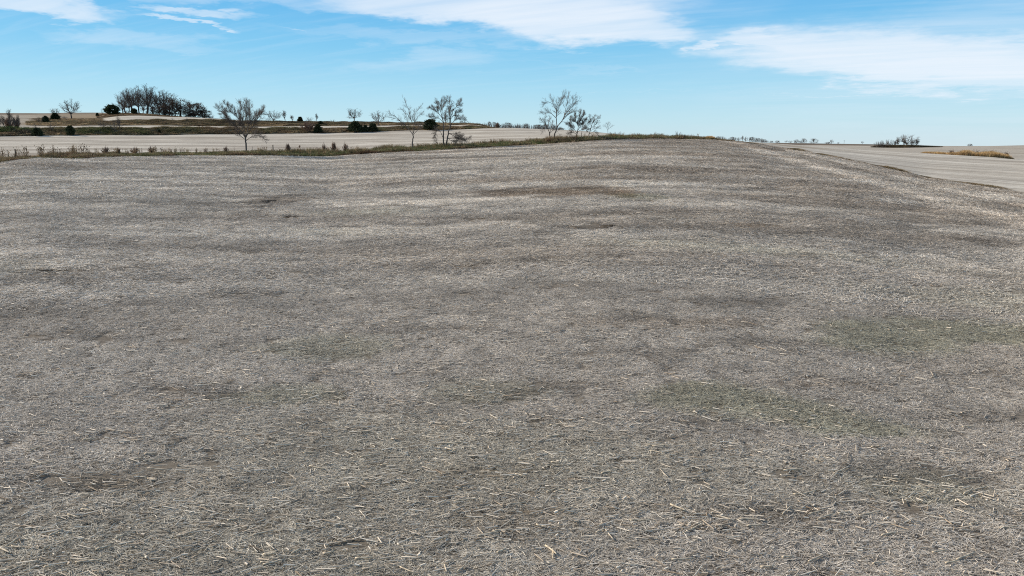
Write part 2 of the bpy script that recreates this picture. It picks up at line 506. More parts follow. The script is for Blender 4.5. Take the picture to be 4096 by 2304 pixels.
# ------------------------------------------------------------------ ground material
def make_ground_mat():
    mt = bpy.data.materials.new('stubble_ground')
    mt.use_nodes = True
    t = NT(mt.node_tree)
    geo = t.node('ShaderNodeNewGeometry')
    row = t.attr('row').outputs['Vector']
    z = t.attr('zone').outputs['Color']
    s = t.node('ShaderNodeSeparateColor')
    t.l.new(z, s.inputs[0])
    brown, dark, pale = s.outputs
    green = t.attr('green').outputs['Fac']
    tilled = t.attr('tilled').outputs['Fac']
    n1 = t.noise(t.vm('MULTIPLY', row, (0.10, 0.9, 1)), 1.0, 6, 0.62, 0.3)
    n2 = t.noise(t.vm('MULTIPLY', row, (1.0, 4.0, 1)), 1.6, 4, 0.7)
    n3 = t.noise(geo.outputs['Position'], 9.0, 3, 0.7)
    n4 = t.noise(t.vm('MULTIPLY', row, (0.03, 0.12, 1)), 1.0, 4, 0.55)
    straw = t.mixc(pale, (0.36, 0.32, 0.26), (0.60, 0.545, 0.455))
    v = t.m('ADD', t.m('MULTIPLY', t.ss(n1, 0.3, 0.7), 0.35), t.m('ADD', t.m('MULTIPLY', t.ss(n2, 0.25, 0.75), 0.45), t.m('MULTIPLY', t.ss(n3, 0.3, 0.7), 0.35)))
    soil = t.mixc(n3, (0.085, 0.066, 0.047), (0.17, 0.14, 0.11))
    c = t.mixc(t.m('SUBTRACT', 1.0, t.ss(v, 0.05, 0.75), clamp=True), straw, soil)
    n5 = t.noise(t.vm('MULTIPLY', row, (0.014, 0.13, 1)), 1.0, 5, 0.6, 0.2)
    c = t.mixc(t.m('MULTIPLY', t.ss(n5, 0.44, 0.64), 0.55), c, (0.20, 0.165, 0.13))
    c = t.mixc(t.m('MULTIPLY', t.ss(n4, 0.5, 0.75), 0.25), c, (0.30, 0.24, 0.17))
    bcol = t.mixc(n2, (0.12, 0.085, 0.05), (0.31, 0.235, 0.145))
    c = t.mixc(t.m('MULTIPLY', brown, t.ss(n2, 0.1, 0.6, 0.45, 1.0)), c, bcol)
    c = t.mixc(t.m('MULTIPLY', green, t.ss(n3, 0.3, 0.6, 0.2, 0.9)), c, (0.10, 0.115, 0.05))
    n6 = t.noise(geo.outputs['Position'], 34.0, 3, 0.7)
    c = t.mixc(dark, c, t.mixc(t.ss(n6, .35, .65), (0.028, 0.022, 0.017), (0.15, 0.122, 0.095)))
    c = t.mixc(tilled, c, t.mixc(n1, (0.085, 0.066, 0.052), (0.16, 0.125, 0.095)))
    b = t.node('ShaderNodeBump')
    b.inputs['Strength'].default_value = 0.35
    b.inputs['Distance'].default_value = 0.06
    t.put(b.inputs['Height'], n2)
    p = t.node('ShaderNodeBsdfPrincipled')
    p.inputs['Roughness'].default_value = 0.95
    p.inputs['Specular IOR Level'].default_value = 0.0
    t.l.new(c, p.inputs['Base Color'])
    t.l.new(b.outputs[0], p.inputs['Normal'])
    o = t.node('ShaderNodeOutputMaterial')
    t.l.new(p.outputs[0], o.inputs[0])
    return mt


GROUND = make_ground_mat()

# ------------------------------------------------------------------ ground mesh, band by band
NC = len(TS)
XCOL = 2048 + F_PX * np.tan(np.clip(TS, -1.3, 1.3)) * 1.02       # photo column of each direction, roughly


def ip(xs, vs):
    return np.interp(XCOL, xs, vs)


rows_R, rows_Z, rows_band = [], [], []
nn = 300
rA, zA = CR['A'], CZ['A']
for i in range(nn):
    s = (i / (nn - 1))
    r = 1.2 * (rA / 1.2) ** s
    rows_R.append(r)
    rows_Z.append(near_z(r, rA, zA))
    rows_band.append(0)
BN = {1: 6, 2: 60, 3: 6, 4: 26, 5: 6, 6: 16, 7: 10, 8: 16, 9: 14, 10: 14}
for b, (k0, k1) in enumerate(zip(ORDER[:-1], ORDER[1:]), start=1):
    for i in range(1, BN[b] + 1):
        s = i / BN[b]
        if b >= 9:
            r = CR[k0] * (CR[k1] / CR[k0]) ** s
            q = (r - CR[k0]) / (CR[k1] - CR[k0])
        else:
            q = s
            r = CR[k0] + (CR[k1] - CR[k0]) * s
        rows_R.append(r)
        rows_Z.append(CZ[k0] + (CZ[k1] - CZ[k0]) * q)
        rows_band.append(b)
R = np.array(rows_R)
Z = np.array(rows_Z)
BAND = np.array(rows_band)
X = R * np.sin(TS)[None, :]
Y = R * np.cos(TS)[None, :]
Z = Z + relief(X, Y, R)
NR = len(R)
zone = np.zeros((NR, NC, 4), np.float32)
zone[..., 3] = 1
green = np.zeros((NR, NC), np.float32)
tilled = np.zeros((NR, NC), np.float32)
row = np.zeros((NR, NC, 3), np.float32)
i0 = np.where(BAND == 0)[0]
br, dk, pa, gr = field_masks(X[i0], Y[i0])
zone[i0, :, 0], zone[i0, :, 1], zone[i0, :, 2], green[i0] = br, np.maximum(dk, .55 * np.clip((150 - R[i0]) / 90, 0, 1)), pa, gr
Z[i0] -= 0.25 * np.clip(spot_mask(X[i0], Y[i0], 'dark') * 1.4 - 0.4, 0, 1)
h = X[i0] - head_line(Y[i0])
on = h > 0
row[i0, :, 0] = np.where(on, Y[i0] + 0.1 * X[i0] + 300, X[i0] * 0.995 + Y[i0] * 0.10)
row[i0, :, 1] = np.where(on, h, Y[i0] * 0.995 - X[i0] * 0.10)
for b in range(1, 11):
    ib = np.where(BAND == b)[0]
    row[ib, :, 0] = (R[ib] * TS[None, :]) if b < 9 else (R[ib] * TS[None, :] * 0.5)
    row[ib, :, 1] = R[ib] * 1.0 + 0.12 * X[ib]
    n = len(ib)
    ss_ = (np.arange(1, n + 1) / n)[:, None]
    wob = W_M1(X[ib] * 0.5, Y[ib] * 0.5)
    if b == 1:
        zone[ib, :, 0] = ip([2800, 2950, 3000], [0.95, 0.8, 0.6])[None]
        green[ib] = ip([200, 400, 1900, 2700, 2900], [.2, .6, .6, .3, 0])[None]
    elif b == 2:
        zone[ib, :, 2] = np.clip(0.85 + 0.25 * np.sin(R[ib] * 2 * math.pi / 13 + 1.5 * wob), 0, 1)
        zone[ib, :, 0] = np.clip(0.25 * (wob - 0.6), 0, .4) * ip([2600, 3000], [.3, 1])[None]
    elif b == 3:
        zone[ib, :, 0] = ip([1990, 2040], [1, 0])[None]
        green[ib] = ip([0, 150, 250, 700, 1000, 1990], [.7, .5, .6, .3, .2, 0])[None]
        zone[ib, :, 2] = 0.8
    elif b == 4:
        zone[ib, :, 2] = ip([150, 300, 2000, 3000, 4096], [.5, .95, .9, .6, .45])[None]
        zone[ib, :, 0] = np.clip(0.5 * (1 - ss_ * 4), 0, 1) * ip([200, 300, 1990, 2000], [.6, .2, .2, 0])[None]
    elif b == 5:
        zone[ib, :, 0] = ip([100, 230, 1940, 1990], [.5, 1, 1, 0])[None]
        zone[ib, :, 2] = 0.5
    elif b == 6:
        zone[ib, :, 2] = ip([250, 420, 1000], [.3, .95, .95])[None]
        zone[ib, :, 0] = np.clip(ip([120, 230, 400, 440], [.15, .95, .85, 0])[None] + 0.25 * wob * ip([300, 440], [1, 0])[None], 0, 1)
    elif b == 7:
        zone[ib, :, 0] = ip([100, 300, 900, 2900, 3100], [.15, .7, .85, .5, .3])[None]
        zone[ib, :, 2] = .4
        tilled[ib] = ip([2800, 3000, 3740, 3800], [0, .85, .85, 0])[None]
    elif b >= 8:
        zone[ib, :, 2] = 0.12
        zone[ib, :, 0] = ip([0, 400, 900, 3200], [.22, .3, .7, .6])[None]
        tilled[ib] = ip([0, 700], [.55, .4])[None]
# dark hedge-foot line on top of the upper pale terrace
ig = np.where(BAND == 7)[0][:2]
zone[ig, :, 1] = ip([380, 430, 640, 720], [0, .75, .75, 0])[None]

NAMES = {0: ('field', 'wide grey stubble field strewn with straw in the foreground'),
         1: ('verge', 'soil of the weedy verge between the near field and the hillside'),
         2: ('hillside_field', 'pale harvested field on the slope beyond the weedy verge'),
         3: ('lower_terrace_bank', 'steep lower grassy terrace bank across the hillside'),
         4: ('terrace_field', 'narrow pale strip of field between the two grassy banks'),
         5: ('upper_terrace_bank', 'upper brown terrace bank across the hillside'),
         6: ('upper_field', 'pale field on the rise below the small wood'),
         7: ('hilltop', 'dark bare ground of the hilltop and the distant ploughed field'),
         8: ('distant_hill', 'far grey hill field on the skyline')}
full_n = None
V_all = np.stack([X, Y, Z], -1)
# smooth normals from the whole sheet so that the bands shade as one surface
du = np.roll(V_all, -1, 1) - np.roll(V_all, 1, 1)
dv = np.gradient(V_all, axis=0)
NRM = np.cross(du, dv)
NRM /= np.linalg.norm(NRM, axis=-1, keepdims=True)
NRM *= np.sign(NRM[..., 2:3])


def band_mesh(b, bmax=None):
    bmax = bmax or b
    ib = np.where((BAND >= b) & (BAND <= bmax))[0]
    lo = ib[0] - 1 if b > 0 else 0
    ids = np.arange(lo, ib[-1] + 1)
    nr = len(ids)
    V = V_all[ids].reshape(-1, 3)
    ii, jj = np.meshgrid(np.arange(nr - 1), np.arange(NC), indexing='ij')
    j2 = (jj + 1) % NC
    F = np.stack([ii * NC + jj, ii * NC + j2, (ii + 1) * NC + j2, (ii + 1) * NC + jj], -1).reshape(-1, 4)
    name, label = NAMES[b]
    me = mesh_from(name, V, F, GROUND, True)
    zz = zone[ids].copy(); gg = green[ids].copy(); tt = tilled[ids].copy(); rr = row[ids].copy()
    if b > 0:                                     # the shared first row takes this band's look
        zz[0], gg[0], tt[0] = zz[1], gg[1], tt[1]
        rr[0] = 2 * rr[1] - rr[2]
    point_attr(me, 'zone', zz.reshape(-1, 4), 'FLOAT_COLOR')
    point_attr(me, 'green', gg.ravel())
    point_attr(me, 'tilled', tt.ravel())
    point_attr(me, 'row', rr.reshape(-1, 3), 'FLOAT_VECTOR')
    me.normals_split_custom_set_from_vertices(NRM[ids].reshape(-1, 3).tolist())
    o = new_obj(name, me)
    tag(o, label, None, None, 'structure')
    return o


for b in range(0, 8):
    band_mesh(b)
band_mesh(8, 10)

# ------------------------------------------------------------------ plant materials
def simple_mat(name, build, rough=0.9, transl=0.0):
    mt = bpy.data.materials.new(name)
    mt.use_nodes = True
    t = NT(mt.node_tree)
    p = t.node('ShaderNodeBsdfPrincipled')
    p.inputs['Roughness'].default_value = rough
    p.inputs['Specular IOR Level'].default_value = 0.15
    c = build(t)
    t.l.new(c, p.inputs['Base Color'])
    o = t.node('ShaderNodeOutputMaterial')
    if transl > 0:
        tr = t.node('ShaderNodeBsdfTranslucent')
        t.l.new(c, tr.inputs['Color'])
        mx = t.node('ShaderNodeMixShader')
        mx.inputs[0].default_value = transl
        t.l.new(p.outputs[0], mx.inputs[1])
        t.l.new(tr.outputs[0], mx.inputs[2])
        t.l.new(mx.outputs[0], o.inputs[0])
    else:
        t.l.new(p.outputs[0], o.inputs[0])
    return mt


def bark_build(c0, c1):
    def f(t):
        g = t.node('ShaderNodeNewGeometry')
        tcn = t.node('ShaderNodeTexCoord')
        n = t.noise(t.vm('MULTIPLY', tcn.outputs['Object'], (1, 1, 0.25)), 6.0, 4, 0.65)
        return t.mixc(n, c0, c1)
    return f


BARK = simple_mat('bark', bark_build((0.055, 0.047, 0.040), (0.17, 0.15, 0.13)))
BARK_DARK = simple_mat('dark_bark', bark_build((0.045, 0.039, 0.034), (0.13, 0.113, 0.098)))
TWIG = simple_mat('twig_bark', bark_build((0.075, 0.063, 0.054), (0.185, 0.157, 0.133)))
TWIG_RED = simple_mat('reddish_twigs', bark_build((0.15, 0.095, 0.07), (0.34, 0.235, 0.17)))


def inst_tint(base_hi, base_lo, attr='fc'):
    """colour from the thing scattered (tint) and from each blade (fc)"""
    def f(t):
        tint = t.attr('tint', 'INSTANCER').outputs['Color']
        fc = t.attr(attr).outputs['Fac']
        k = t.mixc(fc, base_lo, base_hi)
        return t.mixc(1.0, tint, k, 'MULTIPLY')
    return f


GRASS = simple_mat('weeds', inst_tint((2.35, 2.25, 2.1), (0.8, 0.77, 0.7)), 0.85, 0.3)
STRAW = simple_mat('straw', inst_tint((1.5, 1.48, 1.44), (0.38, 0.36, 0.34)), 0.7, 0.12)


def needle_build(t):
    fc = t.attr('fc').outputs['Fac']
    return t.mixc(fc, (0.014, 0.024, 0.012), (0.075, 0.090, 0.045))


NEEDLE = simple_mat('cedar_needles', needle_build, 0.8, 0.1)


def oakleaf_build(t):
    fc = t.attr('fc').outputs['Fac']
    return t.mixc(fc, (0.030, 0.018, 0.012), (0.13, 0.075, 0.045))


OAKLEAF = simple_mat('withered_leaves', oakleaf_build, 0.8, 0.15)


def stalk_build(t):
    tcn = t.node('ShaderNodeTexCoord')
    oi = t.node('ShaderNodeObjectInfo')
    n = t.noise(t.vm('MULTIPLY', tcn.outputs['Object'], (6, 40, 40)), 1.0, 3, 0.6)
    fc = t.attr('fc').outputs['Fac']
    c = t.mixc(n, (0.46, 0.35, 0.22), (0.80, 0.68, 0.50))
    c = t.mixc(t.m('MULTIPLY', oi.outputs['Random'], 0.45), c, (0.40, 0.36, 0.30))
    return t.mixc(t.m('MULTIPLY', fc, 0.7), c, (0.20, 0.16, 0.12))


STALK = simple_mat('corn_stalk', stalk_build, 0.6)


def litter_build(t):
    fc = t.attr('fc').outputs['Fac']
    return t.mixc(fc, (0.24, 0.165, 0.10), (0.80, 0.70, 0.56))


LITTER = simple_mat('loose_stalks', litter_build, 0.65)


def post_build(t):
    tcn = t.node('ShaderNodeTexCoord')
    n = t.noise(t.vm('MULTIPLY', tcn.outputs['Object'], (12, 12, 2)), 3.0, 4, 0.6)
    return t.mixc(n, (0.055, 0.045, 0.036), (0.16, 0.135, 0.11))


POST = simple_mat('weathered_wood', post_build)


def steel_build(t):
    tcn = t.node('ShaderNodeTexCoord')
    n = t.noise(tcn.outputs['Object'], 5.0, 3, 0.6)
    return t.mixc(n, (0.05, 0.045, 0.04), (0.15, 0.10, 0.07))


STEEL = simple_mat('rusty_steel', steel_build, 0.6)


# ------------------------------------------------------------------ bare trees
class Wood:
    """tubes collected into one mesh"""
    def __init__(self):
        self.V, self.F, self.n = [], [], 0

    def tube(self, P, rad, sides=4):
        P = np.asarray(P, float)
        rad = np.asarray(rad, float)
        m = len(P)
        T = np.gradient(P, axis=0)
        T /= np.linalg.norm(T, axis=1, keepdims=True) + 1e-9
        ref = np.array([0.31, 0.95, 0.05]) if abs(T[0, 2]) > 0.8 else np.array([0.05, 0.1, 0.99])
        U = np.cross(T, ref)
        U /= np.linalg.norm(U, axis=1, keepdims=True) + 1e-9
        Wv = np.cross(T, U)
        a = np.arange(sides) / sides * 2 * math.pi
        ring = (np.cos(a)[None, :, None] * U[:, None, :] + np.sin(a)[None, :, None] * Wv[:, None, :]) * rad[:, None, None]
        self.V.append((P[:, None, :] + ring).reshape(-1, 3))
        i, j = np.meshgrid(np.arange(m - 1), np.arange(sides), indexing='ij')
        j2 = (j + 1) % sides
        self.F.append((np.stack([i * sides + j, i * sides + j2, (i + 1) * sides + j2, (i + 1) * sides + j], -1) + self.n).reshape(-1, 4))
        self.n += m * sides

    def twigs(self, a, b, c, rad):
        n = len(a)
        t = b - a
        u = np.cross(t, np.array([0.31, 0.9, 0.3]))
        u /= np.linalg.norm(u, axis=1, keepdims=True) + 1e-9
        v = np.cross(t, u)
        v /= np.linalg.norm(v, axis=1, keepdims=True) + 1e-9
        rings = []
        for P_, k in ((a, 1.0), (b, .8), (c, .45)):
            for an in (0.0, 2.094, 4.189):
                rings.append(P_ + (u * math.cos(an) + v * math.sin(an)) * (rad * k)[:, None])
        self.V.append(np.stack(rings, 1).reshape(-1, 3))
        base = np.array([(s_ * 3 + j, s_ * 3 + (j + 1) % 3, s_ * 3 + 3 + (j + 1) % 3, s_ * 3 + 3 + j) for s_ in (0, 1) for j in range(3)])
        self.F.append((base[None] + (np.arange(n) * 9)[:, None, None] + self.n).reshape(-1, 4))
        self.n += n * 9

    def mesh(self, name, mat, smooth=True):
        return mesh_from(name, np.concatenate(self.V), np.concatenate(self.F), mat, smooth)


def wander(r, p, d, L, nseg, wig, up):
    P = [p]
    d = d / np.linalg.norm(d)
    st = L / nseg
    for _ in range(nseg):
        d = d + r.normal(0, wig, 3) + np.array([0, 0, up])
        d /= np.linalg.norm(d)
        p = p + d * st
        P.append(p)
    return np.array(P)


def sprout(r, wood, P, rad0, rad1, level, prm):
    """side branches along the polyline P; the finest twigs are built all at once"""
    seg = np.linalg.norm(np.diff(P, axis=0), axis=1)
    L = seg.sum()
    cum = np.concatenate([[0], np.cumsum(seg)]) / L
    n = prm['n'][level]
    n = max(1, int(round(1.15 * n * min(1.8, max(0.12, L / prm['L'][level])))))
    t0 = prm['t0'][level]
    t = np.minimum(t0 + (1 - t0) * (np.arange(n) + r.uniform(0, 1, n)) / n, 0.995)
    i = np.clip(np.searchsorted(cum, t) - 1, 0, len(P) - 2)
    f = ((t - cum[i]) / np.maximum(cum[i + 1] - cum[i], 1e-6))[:, None]
    p = P[i] + (P[i + 1] - P[i]) * f
    d = P[i + 1] - P[i]
    d = d / np.linalg.norm(d, axis=1, keepdims=True)
    q = np.cross(d, r.normal(0, 1, (n, 3)))
    q /= np.linalg.norm(q, axis=1, keepdims=True) + 1e-9
    ang = np.radians(r.uniform(prm['ang'][0], prm['ang'][1], n))[:, None]
    cdir = d * np.cos(ang) + q * np.sin(ang) + np.array([0, 0, prm['up']])
    cdir /= np.linalg.norm(cdir, axis=1, keepdims=True)
    Lc = prm['len'][level] * r.uniform(0.55, 1.25, n) * (1.05 - 0.72 * t)
    rb = np.minimum(np.maximum((rad0 + (rad1 - rad0) * t) * 0.55, prm['rmin']), prm['rmax'][level])
    if level == prm['levels'] - 1:
        d2 = cdir + r.normal(0, prm['wig'] * 1.5, (n, 3)) + np.array([0, 0, prm['up']])
        d2 /= np.linalg.norm(d2, axis=1, keepdims=True)
        m = p + cdir * (Lc * .5)[:, None]
        wood.twigs(p, m, m + d2 * (Lc * .5)[:, None], rb)
        return
    for k in range(n):
        Pc = wander(r, p[k], cdir[k], Lc[k], 4, prm['wig'], prm['up'])
        rr = np.linspace(rb[k], max(rb[k] * 0.35, prm['rmin'] * 0.6), len(Pc))
        wood.tube(Pc, rr, 3)
        sprout(r, wood, Pc, rb[k], rr[-1], level + 1, prm)


def prm_for(scale=1.0, dens=1.0, levels=3, up=0.06, ang=(15, 44), rmin=0.010, wig=0.085):
    return dict(n=[max(4, int(9 * dens)), max(3, int(6 * dens)), max(3, int(5 * dens)), 4], L=[4.0 * scale, 1.8 * scale, 0.9 * scale, .5], t0=[0.25, 0.15, 0.1, 0.1],
                len=[2.0 * scale, 1.15 * scale, 0.75 * scale, .45 * scale], ang=ang, rmin=rmin, rmax=[0.05 * scale, 0.024 * scale, 0.013 * scale, .012],
                wig=wig, up=up, levels=levels)


def tree_meshes(name, stems, seed, prm, bark, twig, trunk_n=1):
    """stems: list of (points, r0, r1); the first trunk_n are the trunk"""
    r = np.random.default_rng(seed)
    tr, cr = Wood(), Wood()
    for i, (P, r0, r1) in enumerate(stems):
        P = np.asarray(P, float)
        # finer polyline with a little waver
        m = max(4, 3 * (len(P) - 1) + 1)
        u = np.linspace(0, len(P) - 1, m)
        Q = np.stack([np.interp(u, np.arange(len(P)), P[:, k]) for k in range(3)], 1)
        L = np.linalg.norm(P[-1] - P[0])
        Q[1:] += r.normal(0, 0.012 * L, (m - 1, 3)) * np.linspace(0.2, 1, m - 1)[:, None]
        rad = np.linspace(r0, r1, m)
        (tr if i < trunk_n else cr).tube(Q, rad, 6 if i < trunk_n else 5)
        if i >= trunk_n or len(stems) == trunk_n:
            sprout(r, cr, Q, r0, r1, 0, prm)
    return tr.mesh('trunk', bark), cr.mesh('crown', twig)


def add_tree(name, label, cat, group, loc, tm, cm, scale=(1, 1, 1), rz=0.0, extra=None):
    o = new_obj(name, None)
    o.empty_display_size = 0.3
    o.location = loc
    o.scale = scale
    o.rotation_euler = (0, 0, rz)
    tag(o, label, cat, group)
    new_obj('trunk', tm, o)
    new_obj('crown', cm, o)
    if extra:
        new_obj(extra[0], extra[1], o)
    return o


def verge_r(a_, f=0.5):
    return float(np.interp(a_, TS, CR['A']) * (1 - f) + np.interp(a_, TS, CR['B']) * f)


def traced(base, stems, seed, prm, r_base, bark=BARK, twig=TWIG, r_rng=None, trunk_n=1):
    """stems traced on the photo (px) -> metres in the plane facing the camera, limbs fanned out in depth"""
    r = np.random.default_rng(seed)
    a_, _ = pix_dir(base[0], base[1])
    rg = r_rng or verge_r(float(a_))
    g, rg = ground_pt(base[0], base[1], rg, 0.1)
    k = rg * math.cos(float(a_)) * .99 / F_PX
    zoff = CAM_H + rg * float(pix_dir(base[0], base[1])[1]) - g.z      # the photo's lowest visible trunk point above the soil
    out = []
    depth_at = {}
    for i, (pts, r0, r1) in enumerate(stems):
        lean = r.choice([-1, 1]) * r.uniform(0.15, 0.6) if i >= trunk_n else 0.0
        P = []
        d0 = 0.0
        key0 = min(depth_at, key=lambda q: (q[0] - pts[0][0]) ** 2 + (q[1] - pts[0][1]) ** 2) if depth_at else None
        if key0 is not None:
            d0 = depth_at[key0]
        for j, (px, py) in enumerate(pts):
            dist = math.hypot(px - pts[0][0], py - pts[0][1]) * k
            y = d0 + lean * dist
            depth_at[(px, py)] = y
            P.append(((px - base[0]) * k, y, (base[1] - py) * k + zoff if (j or i >= trunk_n) else -0.1))
        out.append((P, r0 * r_base, r1 * r_base))
    tm, cm = tree_meshes('t', out, seed, prm, bark, twig, trunk_n)
    return g, tm, cm


def face_rot(g):
    return -math.atan2(g.x, g.y)


TRACED = [
 ('vase_tree', 'vase-shaped bare tree with many upright limbs standing alone on the weedy verge', (985, 604), 0.17, 11, dict(scale=.95, dens=1.5, up=0.07), [
   ([(985, 604), (986, 575), (985, 552)], 1, .85), ([(985, 560), (968, 545), (961, 532), (957, 522)], .35, .1), ([(985, 552), (972, 530), (959, 517), (930, 484), (911, 436)], .6, .1),
   ([(985, 552), (976, 515), (966, 482), (948, 440)], .5, .1), ([(986, 552), (984, 515), (978, 475), (975, 424)], .55, .1), ([(987, 552), (995, 525), (1000, 500), (1010, 460), (1012, 421)], .6, .1),
   ([(988, 550), (1003, 525), (1022, 502), (1041, 473), (1055, 440)], .55, .1), ([(959, 517), (925, 475), (905, 455), (893, 443)], .3, .08), ([(986, 565), (1004, 551), (1025, 543), (1042, 546), (1054, 557)], .35, .08),
   ([(1000, 500), (1030, 470), (1050, 460), (1064, 462)], .3, .08), ([(966, 482), (930, 440), (922, 425)], .3, .08), ([(984, 515), (995, 470), (994, 425)], .4, .08)]),
 ('crooked_tree', 'bare tree with a thin crooked trunk and open wide crown, beside the twin-trunked tree', (1652, 594), 0.15, 12, dict(scale=.9, dens=.95, up=0.05), [
   ([(1652, 594), (1650, 572), (1654, 550), (1653, 537)], 1, .75), ([(1653, 540), (1640, 522), (1620, 500), (1598, 480), (1572, 462), (1562, 449)], .6, .1),
   ([(1640, 522), (1634, 492), (1629, 465), (1612, 442)], .4, .1), ([(1653, 537), (1655, 505), (1645, 470), (1633, 432), (1622, 407)], .55, .1), ([(1655, 535), (1662, 510), (1660, 485), (1668, 455), (1685, 432)], .5, .1),
   ([(1654, 540), (1670, 525), (1680, 511), (1689, 498)], .45, .1), ([(1598, 480), (1575, 475), (1560, 470)], .25, .08), ([(1662, 490), (1675, 470), (1690, 458)], .3, .08)]),
 ('twin_trunk_tree', 'dark twin-trunked bare tree with low drooping branches on the weedy verge', (1778, 581), 0.18, 13, dict(scale=.85, dens=1.5, up=0.03), [
   ([(1776, 581), (1773, 548), (1776, 512), (1770, 470), (1767, 430), (1769, 400)], 1, .12), ([(1781, 581), (1790, 552), (1794, 531), (1802, 510), (1804, 480), (1812, 450), (1821, 422), (1812, 402)], 1, .12),
   ([(1772, 550), (1763, 528), (1750, 521), (1742, 540), (1737, 565)], .4, .08), ([(1770, 475), (1755, 455), (1736, 441), (1722, 434)], .4, .08), ([(1772, 490), (1760, 478), (1742, 472), (1722, 470)], .35, .08),
   ([(1770, 470), (1762, 440), (1750, 418)], .35, .08), ([(1802, 512), (1800, 470), (1803, 440), (1798, 402)], .5, .1), ([(1803, 502), (1825, 480), (1848, 475), (1860, 482)], .4, .08), ([(1812, 450), (1830, 430), (1846, 412)], .35, .08),
   ([(1795, 533), (1815, 545), (1834, 560), (1848, 577)], .45, .08), ([(1788, 556), (1820, 552), (1850, 557), (1880, 556)], .45, .08), ([(1795, 535), (1822, 538), (1845, 545)], .35, .08), ([(1776, 520), (1785, 490), (1784, 450)], .35, .08),
   ([(1790, 553), (1808, 566), (1822, 578)], .3, .08), ([(1804, 480), (1822, 458), (1840, 450)], .35, .08), ([(1770, 452), (1778, 425), (1780, 404)], .3, .08)], 2),
 ('small_dark_tree', 'small dark bare tree tucked against the leaning trunk of the tallest verge tree', (2196, 567), 0.14, 14, dict(scale=.62, dens=1.0, up=0.04), [
   ([(2196, 567), (2199, 545), (2197, 530)], 1, .8), ([(2197, 530), (2190, 516), (2183, 505), (2178, 488), (2181, 468)], .6, .1), ([(2198, 535), (2206, 510), (2210, 488)], .5, .1), ([(2190, 516), (2178, 516), (2168, 531)], .35, .08),
   ([(2183, 505), (2170, 490), (2164, 478)], .35, .08), ([(2199, 535), (2213, 520), (2220, 505)], .35, .08), ([(2190, 515), (2195, 490), (2197, 472)], .4, .08)]),
 ('leaning_tree', 'tallest bare verge tree leaning right with a broad fan of limbs', (2212, 565), 0.17, 15, dict(scale=1.0, dens=1.1, up=0.05), [
   ([(2212, 565), (2219, 535), (2228, 508)], 1, .8), ([(2227, 510), (2224, 480), (2224, 450), (2212, 420), (2198, 392)], .65, .1), ([(2223, 475), (2205, 458), (2182, 452), (2165, 451)], .45, .08), ([(2225, 470), (2223, 435), (2235, 412), (2250, 398)], .5, .1),
   ([(2228, 508), (2245, 490), (2258, 462), (2273, 445), (2296, 421), (2312, 409)], .7, .1), ([(2248, 484), (2270, 462), (2290, 449), (2314, 447)], .5, .1), ([(2256, 464), (2263, 430), (2273, 386)], .45, .1), ([(2212, 420), (2188, 410), (2172, 424)], .3, .08),
   ([(2245, 490), (2262, 492), (2275, 500)], .25, .08), ([(2224, 450), (2240, 425), (2255, 380)], .35, .08), ([(2273, 445), (2285, 420), (2296, 398)], .35, .08), ([(2219, 532), (2230, 528), (2236, 538)], .2, .07)]),
 ('round_crown_tree', 'bare tree with a dense rounded crown to the right of the tall leaning tree', (2308, 560), 0.15, 16, dict(scale=.72, dens=1.65, up=0.04), [
   ([(2310, 560), (2306, 542), (2309, 530)], 1, .8), ([(2309, 532), (2312, 508), (2315, 480), (2318, 450)], .6, .1), ([(2308, 535), (2298, 520), (2285, 505), (2272, 496)], .5, .1), ([(2311, 522), (2325, 500), (2340, 480)], .5, .1),
   ([(2307, 538), (2290, 529), (2278, 536)], .4, .08), ([(2310, 528), (2334, 516), (2352, 520)], .4, .08), ([(2312, 508), (2300, 480), (2296, 462)], .45, .1), ([(2315, 490), (2332, 468), (2336, 456)], .4, .08), ([(2285, 505), (2284, 485), (2282, 474)], .3, .08), ([(2334, 505), (2348, 495), (2354, 490)], .3, .08)]),
 ('slender_tree', 'slender young bare tree close behind the dense round-crowned tree', (2327, 560), 0.07, 17, dict(scale=.5, dens=.8, up=0.05), [
   ([(2327, 560), (2326, 535), (2329, 515)], 1, .7), ([(2329, 515), (2331, 500), (2334, 488)], .6, .15), ([(2327, 525), (2336, 512), (2342, 505)], .5, .12), ([(2327, 522), (2320, 508), (2318, 500)], .5, .12)]),
 ('bent_tree', 'bare tree with a bent trunk, rightmost of the close tree group on the verge', (2357, 560), 0.12, 18, dict(scale=.7, dens=1.1, up=0.05), [
   ([(2358, 560), (2355, 540), (2362, 514)], 1, .7), ([(2362, 514), (2370, 490), (2380, 466)], .65, .1), ([(2363, 510), (2362, 488), (2358, 472)], .5, .1), ([(2364, 514), (2380, 500), (2393, 491)], .5, .1), ([(2358, 538), (2374, 527), (2385, 534), (2392, 543)], .4, .08), ([(2372, 488), (2385, 478), (2391, 470)], .35, .08), ([(2359, 526), (2378, 515), (2392, 512)], .35, .08)]),
 ('sapling', 'small lone bare sapling on the verge where the slope meets the sky', (2432, 546), 0.06, 19, dict(scale=.55, dens=.7, up=0.05), [
   ([(2433, 546), (2431, 528), (2430, 520)], 1, .7), ([(2430, 520), (2422, 508), (2418, 502)], .6, .15), ([(2431, 520), (2434, 505), (2436, 495)], .6, .15), ([(2432, 518), (2444, 507), (2450, 504)], .5, .12), ([(2431, 516), (2428, 503), (2428, 497)], .5, .12)]),
]
for ent in TRACED:
    name, label, base, rb, seed, pk, stems = ent[:7]
    tn = ent[7] if len(ent) > 7 else 1
    g, tm, cm = traced(base, stems, seed, prm_for(**pk), rb, BARK_DARK if 'dark' in label else BARK, TWIG, None, tn)
    add_tree(name, label, 'tree', 'bare trees on the weedy verge', g, tm, cm, rz=face_rot(g))


